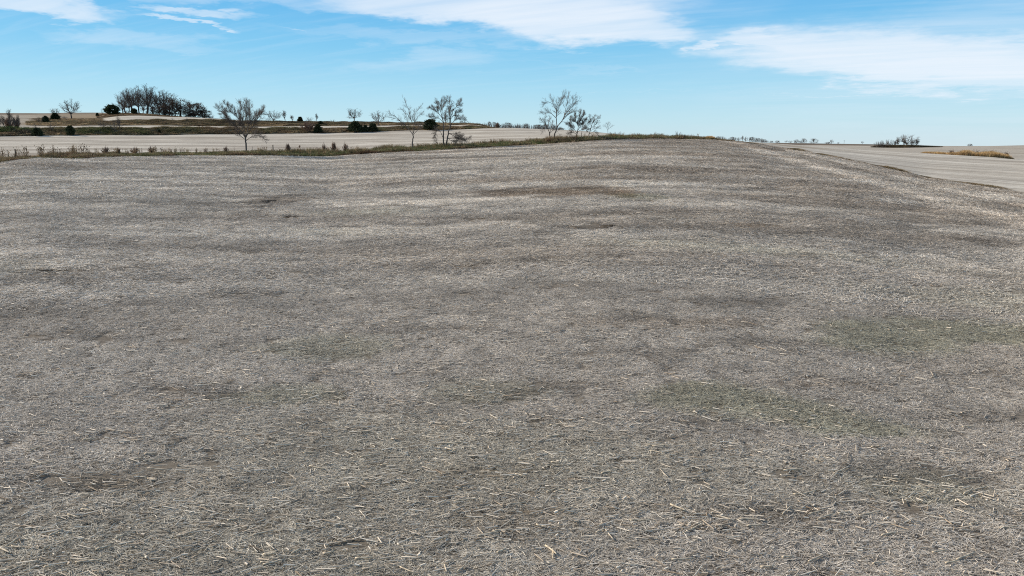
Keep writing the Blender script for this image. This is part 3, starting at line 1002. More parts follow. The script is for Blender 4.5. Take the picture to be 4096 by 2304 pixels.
# ---- stock of bare trees of unit height, used for the more distant ones
def stock_tree(seed, kind):
    r = np.random.default_rng(seed)
    stems = []
    if kind == 'oval':
        th, n, spread, up = 0.30, 8, 0.30, 0.06
    elif kind == 'tall':
        th, n, spread, up = 0.34, 10, 0.30, 0.06
    elif kind == 'round':
        th, n, spread, up = 0.16, 11, 0.52, 0.03
    elif kind == 'slim':
        th, n, spread, up = 0.35, 7, 0.13, 0.06
    H = 10.0
    lean = r.normal(0, 0.03, 2)
    top = np.array([lean[0] * H, lean[1] * H, th * H])
    stems.append(([(0, 0, -0.15), tuple(top * 0.5 + np.array([r.normal(0, .06), 0, 0])), tuple(top)], 0.19, 0.15))
    for i in range(n):
        a = i * 2.4 + r.uniform(-0.5, 0.5)
        f = r.uniform(0.15, 1.0)
        zt = H * (1.0 - 0.35 * f * f) * r.uniform(0.88, 1.0)
        rad = spread * H * f
        z0 = H * th * r.uniform(0.75, 1.0)
        b = top * (z0 / (H * th))
        e = np.array([math.cos(a) * rad, math.sin(a) * rad, zt]) + np.array([top[0], top[1], 0])
        mid = b + (e - b) * 0.45 + np.array([math.cos(a), math.sin(a), 0]) * rad * 0.22 - np.array([0, 0, H * 0.03])
        stems.append(([tuple(b), tuple(mid), tuple(e)], 0.11, 0.02))
    for i in range(3):
        a = r.uniform(0, 6.28)
        b = top * r.uniform(0.7, 0.95)
        L = spread * H * r.uniform(0.6, 0.9)
        e = b + np.array([math.cos(a) * L, math.sin(a) * L, r.uniform(-0.3, 1.2)])
        stems.append(([tuple(b), tuple((b + e) / 2 + np.array([0, 0, 0.3])), tuple(e)], 0.07, 0.015))
    return stems, prm_for(scale=1.0, dens=.98, levels=3, up=up, rmin=.011)


STOCK = {}
for i, (k, sd_) in enumerate([('oval', 31), ('oval', 32), ('tall', 33), ('tall', 34), ('round', 35), ('round', 36), ('slim', 37), ('slim', 38)]):
    st, pr = stock_tree(sd_, k)
    tm, cm = tree_meshes('stock', st, sd_, pr, BARK_DARK, TWIG)
    co = np.empty(len(cm.vertices) * 3, np.float32)
    cm.vertices.foreach_get('co', co)
    co = co.reshape(-1, 3)
    STOCK.setdefault(k, []).append((tm, cm, co[:, 2].max(), np.percentile(np.abs(co[:, 0]), 98)))


def shrub_meshes(seed, n=16, H=10.0, spread=0.5, twig=TWIG_RED, dens=1.0, rmin=.022):
    r = np.random.default_rng(seed)
    stems = []
    for i in range(n):
        a = i * 2.4 + r.uniform(-.4, .4)
        f = r.uniform(0.05, 1)
        e = np.array([math.cos(a) * spread * H * f, math.sin(a) * spread * H * f, H * (1 - 0.45 * f * f) * r.uniform(0.75, 1)])
        b = np.array([math.cos(a), math.sin(a), 0]) * 0.5 * r.uniform(0, 1) + np.array([0, 0, -0.3])
        stems.append(([tuple(b), tuple(b + (e - b) * 0.5 + np.array([0, 0, 0.05 * H])), tuple(e)], 0.10, 0.02))
    pr = prm_for(scale=1.0, dens=dens, levels=2, up=0.05, rmin=rmin)
    pr['rmax'] = [max(rmin, .05), max(rmin, .025), rmin, rmin]
    return tree_meshes('shrub', stems, seed, pr, BARK, twig, 3)


SHRUBS = [shrub_meshes(51, 26, spread=.55, dens=1.5, rmin=.055), shrub_meshes(52, 30, spread=.42, dens=1.5, rmin=.055), shrub_meshes(53, 12, spread=.62, twig=TWIG), shrub_meshes(54, 9, spread=.4, twig=TWIG, dens=.7)]


# ---- cedars: ragged sprays of needles round a trunk
def cedar_meshes(seed, shape):
    r = np.random.default_rng(seed)
    H = 5.0
    V, F, C = [], [], []
    n = 0
    for i in range(900):
        t = r.uniform(0.02, 1.0) ** (0.9)
        a_ = [r.uniform(0, 6.28)]
        if shape == 'cone':
            rad = 1.35 * (1 - t) ** 0.75 + 0.12
        elif shape == 'globe':
            rad = (2.0 * math.sqrt(max(0.02, 1 - (1.75 * t - 0.72) ** 2)) if t < .98 else .3) * (1 + .22 * math.sin(a_[0] * 3 + t * 9))
        else:
            rad = (2.5 * (1 - t) ** .62 + .25) * (1 + .25 * math.sin(a_[0] * 2 + t * 7))
        z = t * H * 0.93 + 0.1
        a = a_[0]
        f = math.sqrt(r.uniform(0.12, 1.0))
        p = np.array([math.cos(a) * rad * f, math.sin(a) * rad * f, z])
        d = np.array([math.cos(a), math.sin(a), r.uniform(0.35, 1.5)])
        d /= np.linalg.norm(d)
        L = r.uniform(0.45, 1.0) * (1.0 if shape != 'cone' else 0.8) * (1.7 if r.uniform() < .14 and f > .8 else 1.0)
        for q in range(4):
            dd = d + r.normal(0, 0.35, 3)
            dd /= np.linalg.norm(dd)
            s = np.cross(dd, r.normal(0, 1, 3))
            s = s / np.linalg.norm(s) * r.uniform(0.09, 0.17)
            l = L * r.uniform(0.6, 1.1)
            V += [p - s * .6, p + s * .6, p + dd * l * .55 + s, p + dd * l]
            V += [p + dd * l * .55 - s]
            F += [(n, n + 1, n + 2), (n, n + 2, n + 4), (n + 4, n + 2, n + 3)]
            sh = r.uniform(0, 1)
            C += [sh * .8, sh * .8, sh, min(1, sh + .2), sh]
            n += 5
    me = mesh_from('crown', V, F, NEEDLE)
    point_attr(me, 'fc', C)
    wd = Wood()
    wd.tube([(0, 0, -.2), (0.03, 0, 1.5), (0, .03, 3.8)], [0.16, 0.12, 0.03], 6)
    for i in range(8):
        a = r.uniform(0, 6.28)
        z = r.uniform(.4, 3)
        wd.tube([(0, 0, z), (math.cos(a) * .8, math.sin(a) * .8, z + .5)], [0.05, 0.02], 4)
    return wd.mesh('trunk', BARK_DARK), me


CEDARS = {k: [cedar_meshes(sd_, k), cedar_meshes(sd_ + 1, k)] for k, sd_ in (('cone', 61), ('globe', 63), ('wide', 65))}


# ---- oaks that keep their withered leaves
def leafy_extra(seed, H=10.0, spread=4.6, n=2600, lo=1.0):
    r = np.random.default_rng(seed)
    V, F, C = [], [], []
    k = 0
    clumps = []
    for i in range(46):
        t = r.uniform(0, 1)
        z = lo + (H - lo) * t
        rad = spread * math.sqrt(max(0.05, 1 - (1.5 * t - 0.55) ** 2))
        a = r.uniform(0, 6.28)
        f = math.sqrt(r.uniform(0, 1))
        clumps.append((math.cos(a) * rad * f, math.sin(a) * rad * f, z))
    for i in range(n):
        c = np.array(clumps[r.integers(len(clumps))]) + r.normal(0, 0.55, 3)
        if c[2] < 0.2:
            continue
        u = r.normal(0, 1, 3); u /= np.linalg.norm(u)
        v = np.cross(u, r.normal(0, 1, 3)); v /= np.linalg.norm(v)
        s = r.uniform(0.13, 0.26)
        V += [c - u * s, c + v * s * .6, c + u * s, c - v * s * .6]
        F.append((k, k + 1, k + 2, k + 3))
        C += [r.uniform(0, 1)] * 4
        k += 4
    me = mesh_from('withered_leaves', V, F, OAKLEAF)
    point_attr(me, 'fc', C)
    return me


LEAFY = [leafy_extra(71), leafy_extra(72, n=1300), leafy_extra(73, n=3600, lo=.3)]


def place(name, label, cat, group, x, ybase, ytop, wpx, tm, cm, r=None, h0=10.0, w0=None, extra=None, seed=0, sink=0.0):
    """a stock plant scaled so that it stands from ybase to ytop and is wpx wide in the photo"""
    g, rr = ground_pt(x, ybase, r, sink)
    a, te = pix_dir(x, ytop)
    H = CAM_H + rr * float(te) - g.z
    sz = H / h0
    if w0 and wpx:
        sx = (wpx * 0.5 * rr * math.cos(float(a)) / F_PX) / w0
    else:
        sx = sz
    rz = random.Random(seed + int(x * 7)).uniform(0, 6.28)
    return add_tree(name, label, cat, group, g, tm, cm, (sx, sx, sz), rz, extra)


def stock(kind, i=0):
    tm, cm, h0, w0 = STOCK[kind][i % 2]
    return dict(tm=tm, cm=cm, h0=h0, w0=w0)


def P(name, label, x, yb, yt, wpx, kind, i=0, r=None, cat='tree', group=None, extra=None):
    st = stock(kind, i)
    return place(name, label, cat, group, x, yb, yt, wpx, st['tm'], st['cm'], r, st['h0'], st['w0'], extra)


def S(name, label, x, yb, yt, wpx, i=0, r=None, group=None, cat='shrub'):
    tm, cm = SHRUBS[i]
    return place(name, label, cat, group, x, yb, yt, wpx, tm, cm, r, 10.5, (.55, .42, .62, .4)[i] * 10 * 1.05)


def CE(label, x, yb, yt, wpx, shape, i=0, r=None):
    tm, cm = CEDARS[shape][i]
    return place('cedar', label, 'cedar', 'cedars on the hillside', x, yb, yt, wpx, tm, cm, r, 5.1, {'cone': 1.5, 'globe': 2.5, 'wide': 2.6}[shape])


# ---- the small wood on the rise
WOOD = 'trees of the small wood on the rise'
for (x, yt, wpx, kind, i, r, lab) in [
    (492, 400, 60, 'oval', 0, 420, 'low bare tree at the left edge of the small wood'),
    (515, 375, 60, 'tall', 1, 425, 'bare tree second from the left edge of the small wood'),
    (528, 347, 95, 'tall', 0, 418, 'tall bare tree with left-reaching limbs in the small wood'),
    (557, 344, 70, 'oval', 1, 428, 'tall bare tree rising behind the little round cedar in the small wood'),
    (588, 334, 100, 'tall', 1, 420, 'tallest bare tree of the small wood on the rise'),
    (612, 372, 70, 'oval', 0, 430, 'bare tree filling the gap right of the tallest tree in the wood'),
    (637, 362, 70, 'round', 0, 432, 'bare tree left of the wide-topped tree in the small wood'),
    (660, 357, 105, 'tall', 0, 424, 'bare tree with a wide flat top near the middle of the small wood'),
    (503, 362, 70, 'oval', 1, 432, 'bare tree behind the left edge trees of the small wood'),
    (572, 352, 80, 'round', 1, 436, 'bare tree half hidden behind the tallest tree of the small wood'),
    (676, 372, 80, 'round', 0, 436, 'bare tree half hidden behind the wide-topped tree of the small wood'),
    (700, 398, 60, 'oval', 1, 422, 'lower bare tree right of the wide-topped tree in the wood')]:
    P('bare_tree', lab, x, 455, yt, wpx, kind, i, r, group=WOOD)
for (x, yt, wpx, kind, i, r, k, lab) in [
    (655, 420, 80, 'round', 1, 408, 0, 'low leafy thicket tree under the wide-topped tree in the wood'),
    (690, 405, 75, 'round', 0, 412, 1, 'dusky tree with sparse withered leaves in the right half of the wood'),
    (722, 399, 75, 'oval', 0, 414, 1, 'dusky tree with a pale top in the descending right half of the wood'),
    (752, 412, 70, 'round', 1, 412, 0, 'dark leaf-bearing tree just left of the densest oak in the wood'),
    (785, 413, 86, 'round', 0, 408, 2, 'densest dark oak with brown leaves near the right end of the wood'),
    (818, 440, 64, 'round', 1, 408, 2, 'low dark leafy tree right of the densest oak'),
    (612, 432, 60, 'round', 0, 410, 1, 'low dark undergrowth tree below the tallest tree of the wood')]:
    P('oak_tree', lab, x, 468, yt, wpx, kind, i, r, group=WOOD, extra=('withered_leaves', LEAFY[k]))
S('thin_shrub', 'thin grey shrub trailing off at the right end of the small wood', 842, 476, 452, 40, 2, 408)
S('thin_shrub', 'thin grey shrub under the left edge of the small wood', 505, 456, 432, 40, 2, 412)

# ---- cedars
CE('large spiky dark cedar just left of the small wood', 450, 460, 420, 56, 'globe', 0, 408)
CE('small round cedar at the foot of the small wood', 538, 459, 434, 24, 'globe', 1, 405)
CE('tiny green cedar on the brown slope left of the large spiky cedar', 390, 465, 451, 12, 'cone', 0)
CE('dark cone-shaped cedar below the lone bare tree on the left skyline', 222, 483, 452, 36, 'cone', 1)
CE('ragged olive cedar left of the dark cone-shaped cedar', 184, 491, 464, 26, 'wide', 0)
CE('round dark cedar alone on the green lower bank', 283, 541, 503, 33, 'globe', 0, 231)
CE('low spreading juniper at the foot of the lower bank on the left', 150, 541, 511, 40, 'wide', 1, 229)
CE('tiny dark cedar low on the middle of the lower bank', 638, 534, 518, 14, 'cone', 0)
CE('pointed dark cedar on the crest of the upper bank', 1201, 489, 467, 24, 'cone', 0, 329)
CE('dark cedar on the lower bank right of the reddish bush', 1273, 537, 496, 33, 'cone', 1, 246)
CE('small dark cedar on the upper bank above the reddish bush', 1283, 505, 484, 20, 'globe', 1, 322)
CE('largest spreading cedar of the dark row on the lower bank', 1422, 531, 486, 56, 'wide', 0, 248)
CE('small middle cedar of the dark row on the lower bank', 1462, 528, 500, 26, 'wide', 1, 249)
CE('right-hand cedar of the dark row on the lower bank', 1492, 527, 494, 42, 'wide', 0, 249)
CE('big dark round cedar behind the crooked and twin-trunked trees', 1722, 522, 478, 56, 'globe', 1, 254)

# ---- bare trees and shrubs of the hillside
HILL = 'bare trees scattered over the hillside'
P('bare_tree', 'lone bare tree standing against the sky on the left skyline', 287, 476, 393, 72, 'oval', 1, None, group=HILL)
P('bare_tree', 'little bare tree behind the dark cone-shaped cedar', 222, 470, 430, 34, 'oval', 0, 440, group=HILL)
P('bare_tree', 'thin bare tree leaning out of the thicket at the left edge', 42, 522, 432, 30, 'slim', 0, 236, group=HILL)
P('bare_tree', 'bare thicket tree at the very left edge of the view', 6, 524, 452, 30, 'slim', 1, 236, group=HILL)
P('bare_tree', 'bare thicket tree second from the left edge', 19, 523, 460, 26, 'slim', 0, 238, group=HILL)
P('bare_tree', 'bare thicket tree right of the thin leaning one', 66, 521, 462, 30, 'slim', 1, 236, group=HILL)
P('bare_tree', 'thin bare stem closing the left thicket towards the pale hill field', 76, 520, 455, 20, 'slim', 0, 237, group=HILL)
P('bare_tree', 'small crooked bare tree on top of the lower bank', 414, 513, 480, 34, 'round', 0, 240, group=HILL)
P('bare_tree', 'thin upright bare tree on the lower bank below the spiky cedar', 481, 521, 462, 24, 'slim', 1, 238, group=HILL)
S('bare_shrub', 'spreading bare shrub on the lower bank below the spiky cedar', 458, 523, 462, 52, 2, 237)
S('bare_shrub', 'hazy bare shrub left of the ragged olive cedar', 160, 492, 458, 50, 2, 330)
S('bare_shrub', 'grey bare shrub above the low spreading juniper', 205, 527, 478, 40, 2, 235)
S('bare_shrub', 'upright grey shrub left of the low spreading juniper', 143, 525, 485, 24, 3, 236)
S('bare_shrub', 'low grey shrub beside the lone skyline tree', 258, 478, 458, 30, 2, 400)
S('bare_shrub', 'brown thicket shrub under the thin leaning tree', 35, 522, 470, 50, 1, 240)
S('bare_shrub', 'brown thicket shrub at the right end of the left thicket', 70, 521, 474, 40, 1, 241)
S('bare_shrub', 'faint bare shrub left of the large spiky cedar', 410, 460, 430, 18, 3, 430)
S('bare_shrub', 'short bare shrub on the upper bank below the wood, left one', 692, 487, 468, 22, 3, 321)
S('bare_shrub', 'short bare shrub on the upper bank below the densest oak', 748, 487, 469, 24, 3, 321)
P('bare_tree', 'broad round bare tree on the upper bank right of the vase-shaped tree', 1096, 489, 439, 68, 'round', 1, 328, group=HILL)
P('bare_tree', 'slim bare tree right of the broad round one on the upper bank', 1141, 489, 439, 24, 'slim', 0, 328, group=HILL)
P('bare_tree', 'short slim bare tree left of the pointed cedar on the crest', 1172, 489, 458, 22, 'slim', 1, 329, group=HILL)
P('bare_tree', 'thin spindly bare tree rising behind the reddish bush', 1267, 492, 452, 16, 'slim', 0, 330, group=HILL)
S('bare_shrub', 'pale twiggy bush on the upper bank skyline behind the reddish bush', 1238, 492, 460, 40, 2, 330)
S('reddish_bush', 'large reddish-brown twiggy bush on the lower bank beside a dark cedar', 1233, 535, 480, 70, 0, 247)
S('bare_shrub', 'low grey bush on the upper bank skyline between trees', 1332, 492, 474, 30, 2, 330)
P('bare_tree', 'fan-shaped bare tree above the dark cedar row', 1417, 497, 430, 56, 'oval', 0, 331, group=HILL)
P('bare_tree', 'hazy bare tree right of the fan-shaped one above the cedar row', 1516, 512, 440, 56, 'oval', 1, 300, group=HILL)
S('bare_shrub', 'brown shrub on the lower bank behind the crooked tree', 1610, 522, 478, 42, 2, 257)
S('bare_shrub', 'thin shrub on the lower bank left of the big round cedar', 1668, 518, 478, 40, 2, 259)
S('bare_shrub', 'twiggy bush on the brown bank end before the far wood', 1990, 512, 489, 30, 1, 268)

# ---- far woods behind the crest, one tree each
rr_ = random.Random(5)
xs = np.concatenate([np.linspace(1835, 1985, 14), np.linspace(1995, 2250, 30)])
for i, x in enumerate(xs):
    x = float(x) + rr_.uniform(-4, 4)
    yt = np.interp(x, [1835, 1900, 1985, 2000, 2060, 2130, 2200, 2250], [484, 490, 487, 497, 493, 495, 499, 508]) + rr_.uniform(-3, 4)
    rg = rr_.uniform(590, 660)
    k = rr_.choice(['oval', 'round', 'round', 'tall'])
    P('wood_tree', 'bare dark tree of the far wood behind the pale hillside crest', x, 505, yt, rr_.uniform(18, 30), k, i, rg, group='far wood behind the hillside crest',
      extra=('withered_leaves', LEAFY[1]) if rr_.random() < .45 else None)
for x, yt, wpx, lab in [(1705, 478, 30, 'far bare tree peeping over the bank left of the big round cedar'), (1760, 480, 34, 'far bare tree seen between the twin trunks'), (1805, 482, 36, 'far bare tree seen right of the twin trunks')]:
    P('distant_tree', lab, x, 505, yt, wpx, 'round', 0, 560)
for x, yt, wpx, k, rg, lab in [(2442, 526, 14, 'round', 700, 'far low tree just right of the lone sapling'), (2460, 526, 16, 'round', 700, 'far round tree right of the lone sapling'),
                               (2769, 533, 18, 'oval', 600, 'small round far tree beside the twiggy verge bush')]:
    P('distant_tree', lab, x, 545, yt, wpx, k, 0, rg)
# ---- row of trees on the right skyline
row_t = [(2836, 545, 16, 'round'), (2870, 547, 16, 'round'), (2883, 545, 16, 'oval'), (2897, 549, 12, 'oval'), (2912, 552, 14, 'round'), (2928, 549, 16, 'round'), (2938, 549, 12, 'oval'), (2955, 549, 12, 'oval'),
         (2969, 543, 9, 'slim'), (2983, 547, 14, 'oval'), (2998, 550, 9, 'slim'), (3008, 549, 12, 'oval'), (3022, 551, 12, 'oval'), (3033, 554, 14, 'round'), (3045, 556, 14, 'round'), (3056, 559, 14, 'round'), (3066, 562, 12, 'round')]
NTH = 'first second third fourth fifth sixth seventh eighth ninth tenth eleventh twelfth thirteenth fourteenth fifteenth sixteenth last'.split()
for i, (x, yt, wpx, k) in enumerate(row_t):
    P('skyline_tree', NTH[i] + ' far tree counted from the left in the skyline row above the field ridge', x, 570, yt - 2, wpx * 1.4, k, i, 790 + 6 * (i % 4), group='tree row on the skyline above the field ridge',
      extra=('withered_leaves', LEAFY[1]) if i in (1, 5, 11, 13, 14, 15) else None)
for x, yt, wpx, k, lab, lf in [
    (3086, 563, 14, 'round', 'far bushy tree just past the right end of the skyline row', 1), (3110, 562, 18, 'round', 'far round tree standing apart right of the skyline row', 1),
    (3144, 561, 10, 'oval', 'far thin tree left of the dark skyline clump', 0), (3163, 561, 16, 'round', 'far low tree left of the dark skyline clump', 0),
    (3186, 558, 18, 'round', 'darkest far tree of the short skyline clump', 1), (3203, 560, 14, 'round', 'far tree in the middle of the short skyline clump', 0), (3215, 555, 13, 'oval', 'tallest far tree at the right of the short skyline clump', 1),
    (3255, 554, 12, 'slim', 'far lone pointed tree on the ploughed skyline', 1), (3326, 557, 13, 'oval', 'far lone round tree on the ploughed skyline', 0), (3312, 568, 22, 'round', 'far low dark bush left of the lone round skyline tree', 1),
    (3354, 567, 8, 'round', 'far tiny tree left of the thin skyline pole', 0), (3449, 564, 9, 'oval', 'far thin tree on the dark field edge left of the tree group', 0), (3882, 575, 18, 'round', 'far dark tree dome on the horizon above the tawny grass', 1)]:
    P('skyline_tree', lab, x, 574, yt, wpx * 1.15, k, 0, 790 if x < 3800 else 755, extra=('withered_leaves', LEAFY[1]) if lf else None)
RG = 'tree group before the dark ploughed field'
for x, yt, wpx, k, i, lab in [(3505, 565, 20, 'round', 0, 'leftmost low bare tree of the group before the ploughed field'), (3522, 560, 24, 'round', 1, 'second low bare tree of the group before the ploughed field'),
                              (3541, 556, 28, 'round', 0, 'dense low bare tree in the left half of the group before the ploughed field'), (3563, 557, 26, 'round', 1, 'bare tree with upturned limbs in the middle of the ploughed field group'),
                              (3578, 560, 14, 'slim', 0, 'thin bare stem between the two halves of the ploughed field group'), (3593, 546, 20, 'slim', 1, 'slim bare tree left of the largest tree before the ploughed field'),
                              (3613, 556, 14, 'slim', 0, 'dark slim trunk beside the largest tree before the ploughed field'), (3626, 535, 54, 'oval', 0, 'largest fan-shaped bare tree before the ploughed field'),
                              (3650, 556, 18, 'slim', 1, 'thin bare tree right of the largest one before the ploughed field'), (3664, 553, 24, 'slim', 0, 'rightmost bare tree of the group before the ploughed field')]:
    P('bare_tree', lab, x, 589, yt, wpx * 1.3, k, i, 436, group=RG)

# ---- bushes on the verge
VB = 'small bushes along the weedy verge'
for (x, yb, yt, wpx, i, lab) in [
    (425, 618, 583, 36, 0, 'dark reddish bush, leftmost of the verge bushes'), (475, 617, 588, 28, 0, 'reddish bush second from the left on the verge'), (541, 614, 586, 40, 0, 'wide tan bush third from the left on the verge'),
    (606, 613, 584, 36, 0, 'tan bush left of the leaning steel post'), (905, 607, 582, 24, 0, 'small tan bush just left of the vase-shaped tree'), (1153, 603, 573, 30, 1, 'tan bush right of the wooden fence post'),
    (1297, 602, 570, 26, 0, 'upright brown bush left of the tall verge bush'), (1335, 600, 566, 34, 1, 'tallest brown bush of the close group on the verge'), (1382, 598, 568, 28, 0, 'rounded brown bush right of the tallest verge bush'),
    (2480, 549, 517, 30, 2, 'twiggy bush on the verge right of the lone sapling'), (2710, 552, 514, 38, 2, 'round twiggy bush on the verge at the field ridge'), (1199, 592, 580, 12, 1, 'small brown tumbled bush on the pale field beyond the wooden post')]:
    S('bush', lab, x, yb, yt, wpx, i, None if x == 1199 else verge_r(float(pix_dir(x, yb)[0]), .75), VB, 'bush')

# ------------------------------------------------------------------ fence posts
PG = 'posts of the old fence line along the verge'


def round_post(h, r0):
    wd = Wood()
    wd.tube([(0, 0, -.3), (.01, 0, h * .5), (0, .01, h * .97), (0, .01, h)], [r0, r0 * .96, r0 * .92, r0 * .55], 8)
    me = wd.mesh('post', POST, False)
    bm = bmesh.new(); bm.from_mesh(me)
    bmesh.ops.holes_fill(bm, edges=[e for e in bm.edges if e.is_boundary])
    bm.to_mesh(me); bm.free()
    return me


def steel_post(h):
    bm = bmesh.new()
    for (sx, sy, ox, oy) in ((.05, .012, 0, 0), (.012, .05, 0, .03)):
        m = Matrix.Translation((ox, oy, (h - .3) / 2)) @ Matrix.Diagonal((sx, sy, h + .3, 1))
        bmesh.ops.create_cube(bm, size=1, matrix=m)
    for k in range(5):
        m = Matrix.Translation((0, -.012, .3 + k * (h - .4) / 4)) @ Matrix.Diagonal((.03, .014, .03, 1))
        bmesh.ops.create_cube(bm, size=1, matrix=m)
    me = bpy.data.meshes.new('steel_post')
    bm.to_mesh(me); bm.free()
    me.materials.append(STEEL)
    return me


for (x, yt, kind, tilt, lab) in [
    (30, 600, 's', .0, 'thin steel fence post nearest the left edge of the verge'), (59, 596, 'w', .03, 'dark stout wooden fence post near the left edge of the verge'), (265, 602, 's', .02, 'thin steel fence post among tall pale weeds'),
    (491, 594, 's', .0, 'thin steel fence post right of the second reddish bush'), (568, 591, 's', -.03, 'thin steel fence post right of the wide tan bush'), (645, 591, 's', -.08, 'leaning steel fence post right of the tan bush'),
    (721, 590, 's', -.03, 'thin steel fence post midway along the bare stretch of verge'), (937, 586, 's', .0, 'thin steel fence post left of the vase-shaped tree trunk'), (1010, 586, 's', .0, 'thin steel fence post right of the vase-shaped tree trunk'),
    (1092, 579, 'w', .02, 'thick wooden fence post standing clear against the pale field')]:
    rg = verge_r(float(pix_dir(x, 600)[0]), .85)
    g, _ = ground_pt(x, 600, rg)
    hgt = CAM_H + rg * float(pix_dir(x, yt)[1]) - g.z
    o = new_obj('fence_post', round_post(hgt, .11) if kind == 'w' else steel_post(hgt))
    o.location = g
    o.rotation_euler = (tilt * .5, tilt, face_rot(g))
    tag(o, lab, 'fence post', PG)

# distant poles on the skylines
for (x, yt, rg, lab) in [(3376, 561, 900, 'thin far utility pole on the ploughed skyline'), (2, 441, 620, 'far utility pole on the hill skyline at the left edge')]:
    g, _ = ground_pt(x, 575, rg)
    hgt = CAM_H + rg * float(pix_dir(x, yt)[1]) - g.z
    o = new_obj('utility_pole', None)
    o.location = g
    tag(o, lab, 'pole')
    wd = Wood(); wd.tube([(0, 0, -.3), (0, 0, hgt)], [.16, .11], 8)
    new_obj('pole', wd.mesh('pole', POST), o)
    wd = Wood(); wd.tube([(-.9, .12, hgt - .4), (.9, .12, hgt - .4)], [.06, .06], 4)
    new_obj('crossarm', wd.mesh('crossarm', POST), o)

# ------------------------------------------------------------------ scattered cover (geometry nodes)
hide = bpy.data.collections.new('cover_pieces')       # not linked to the scene: only scattered


def make_scatter(name, label, pts, rotz, scl, idx, tint, pieces, tilt=None):
    c = bpy.data.collections.new(name + '_pieces')
    for k, me in enumerate(pieces):
        ob = bpy.data.objects.new('%s_piece_%02d' % (name, k), me)
        c.objects.link(ob)
    me = bpy.data.meshes.new(name)
    me.vertices.add(len(pts))
    me.vertices.foreach_set('co', np.asarray(pts, np.float32).ravel())
    n = len(pts)
    eul = np.zeros((n, 3), np.float32)
    eul[:, 2] = rotz
    if tilt is not None:
        eul[:, :2] = tilt
    sc = np.asarray(scl, np.float32)
    if sc.ndim == 1:
        sc = np.stack([sc, sc, sc], 1)
    point_attr(me, 'eul', eul, 'FLOAT_VECTOR')
    point_attr(me, 'scl', sc, 'FLOAT_VECTOR')
    a = me.attributes.new('idx', 'INT', 'POINT')
    a.data.foreach_set('value', np.asarray(idx, np.int32))
    t4 = np.ones((n, 4), np.float32)
    t4[:, :3] = tint
    point_attr(me, 'tint', t4, 'FLOAT_COLOR')
    o = new_obj(name, me)
    ng = bpy.data.node_groups.new(name, 'GeometryNodeTree')
    ng.interface.new_socket('Geometry', in_out='INPUT', socket_type='NodeSocketGeometry')
    ng.interface.new_socket('Geometry', in_out='OUTPUT', socket_type='NodeSocketGeometry')
    nd = ng.nodes
    gi, go = nd.new('NodeGroupInput'), nd.new('NodeGroupOutput')
    ci = nd.new('GeometryNodeCollectionInfo')
    ci.inputs['Collection'].default_value = c
    ci.inputs['Separate Children'].default_value = True
    ci.inputs['Reset Children'].default_value = True
    ip_ = nd.new('GeometryNodeInstanceOnPoints')
    ip_.inputs['Pick Instance'].default_value = True

    def na(nm, ty):
        q = nd.new('GeometryNodeInputNamedAttribute')
        q.data_type = ty
        q.inputs['Name'].default_value = nm
        return q.outputs['Attribute']
    L_ = ng.links
    L_.new(gi.outputs[0], ip_.inputs['Points'])
    L_.new(ci.outputs[0], ip_.inputs['Instance'])
    L_.new(na('idx', 'INT'), ip_.inputs['Instance Index'])
    L_.new(na('eul', 'FLOAT_VECTOR'), ip_.inputs['Rotation'])
    L_.new(na('scl', 'FLOAT_VECTOR'), ip_.inputs['Scale'])
    L_.new(ip_.outputs[0], go.inputs[0])
    md = o.modifiers.new('scatter', 'NODES')
    md.node_group = ng
    tag(o, label, None, None, 'stuff')
    return o


def ribbon_patch(seed, n, size, Lr, Wr, zr, curl, along=0.55, seg=2, flat=0.35, be=(1.6, 1.9)):
    """a mat of thin curved fibres lying about on a square of ground"""
    r = np.random.default_rng(seed)
    c = np.stack([r.uniform(-.5, .5, n) * size, r.uniform(-.5, .5, n) * size, r.uniform(zr[0], zr[1], n)], 1)
    a = np.where(r.uniform(0, 1, n) < along, r.normal(0, .45, n), r.uniform(0, math.pi, n))
    L = Lr[0] * (Lr[1] / Lr[0]) ** r.uniform(0, 1, n)
    Wd = r.uniform(Wr[0], Wr[1], n)
    pit = r.normal(0, .16, n)
    d = np.stack([np.cos(a) * np.cos(pit), np.sin(a) * np.cos(pit), np.sin(pit)], 1)
    up = np.stack([r.normal(0, flat, n), r.normal(0, flat, n), np.ones(n)], 1)
    s = np.cross(d, up)
    s /= np.linalg.norm(s, axis=1, keepdims=True)
    bend = np.stack([-np.sin(a), np.cos(a), r.normal(0, .3, n)], 1) * (r.normal(0, curl, n) * L)[:, None]
    rows = []
    for k in range(seg + 1):
        u = k / seg - .5
        p = c + d * (L * u)[:, None] + bend * (u * u * 4 - .5) + np.array([0, 0, 0])
        p[:, 2] = np.maximum(p[:, 2], .002)
        tp = 1.0 if 0 < k < seg else .75
        rows += [p - s * (Wd * .5 * tp)[:, None], p + s * (Wd * .5 * tp)[:, None]]
    V = np.stack(rows, 1).reshape(-1, 3)
    base = np.array([(2 * k, 2 * k + 1, 2 * k + 3, 2 * k + 2) for k in range(seg)])
    F = (base[None] + (np.arange(n) * 2 * (seg + 1))[:, None, None]).reshape(-1, 4)
    me = mesh_from('straw_patch', V, F, STRAW)
    fc = np.repeat(np.clip(r.beta(be[0], be[1], n), 0, 1), 2 * (seg + 1))
    point_attr(me, 'fc', fc)
    return me


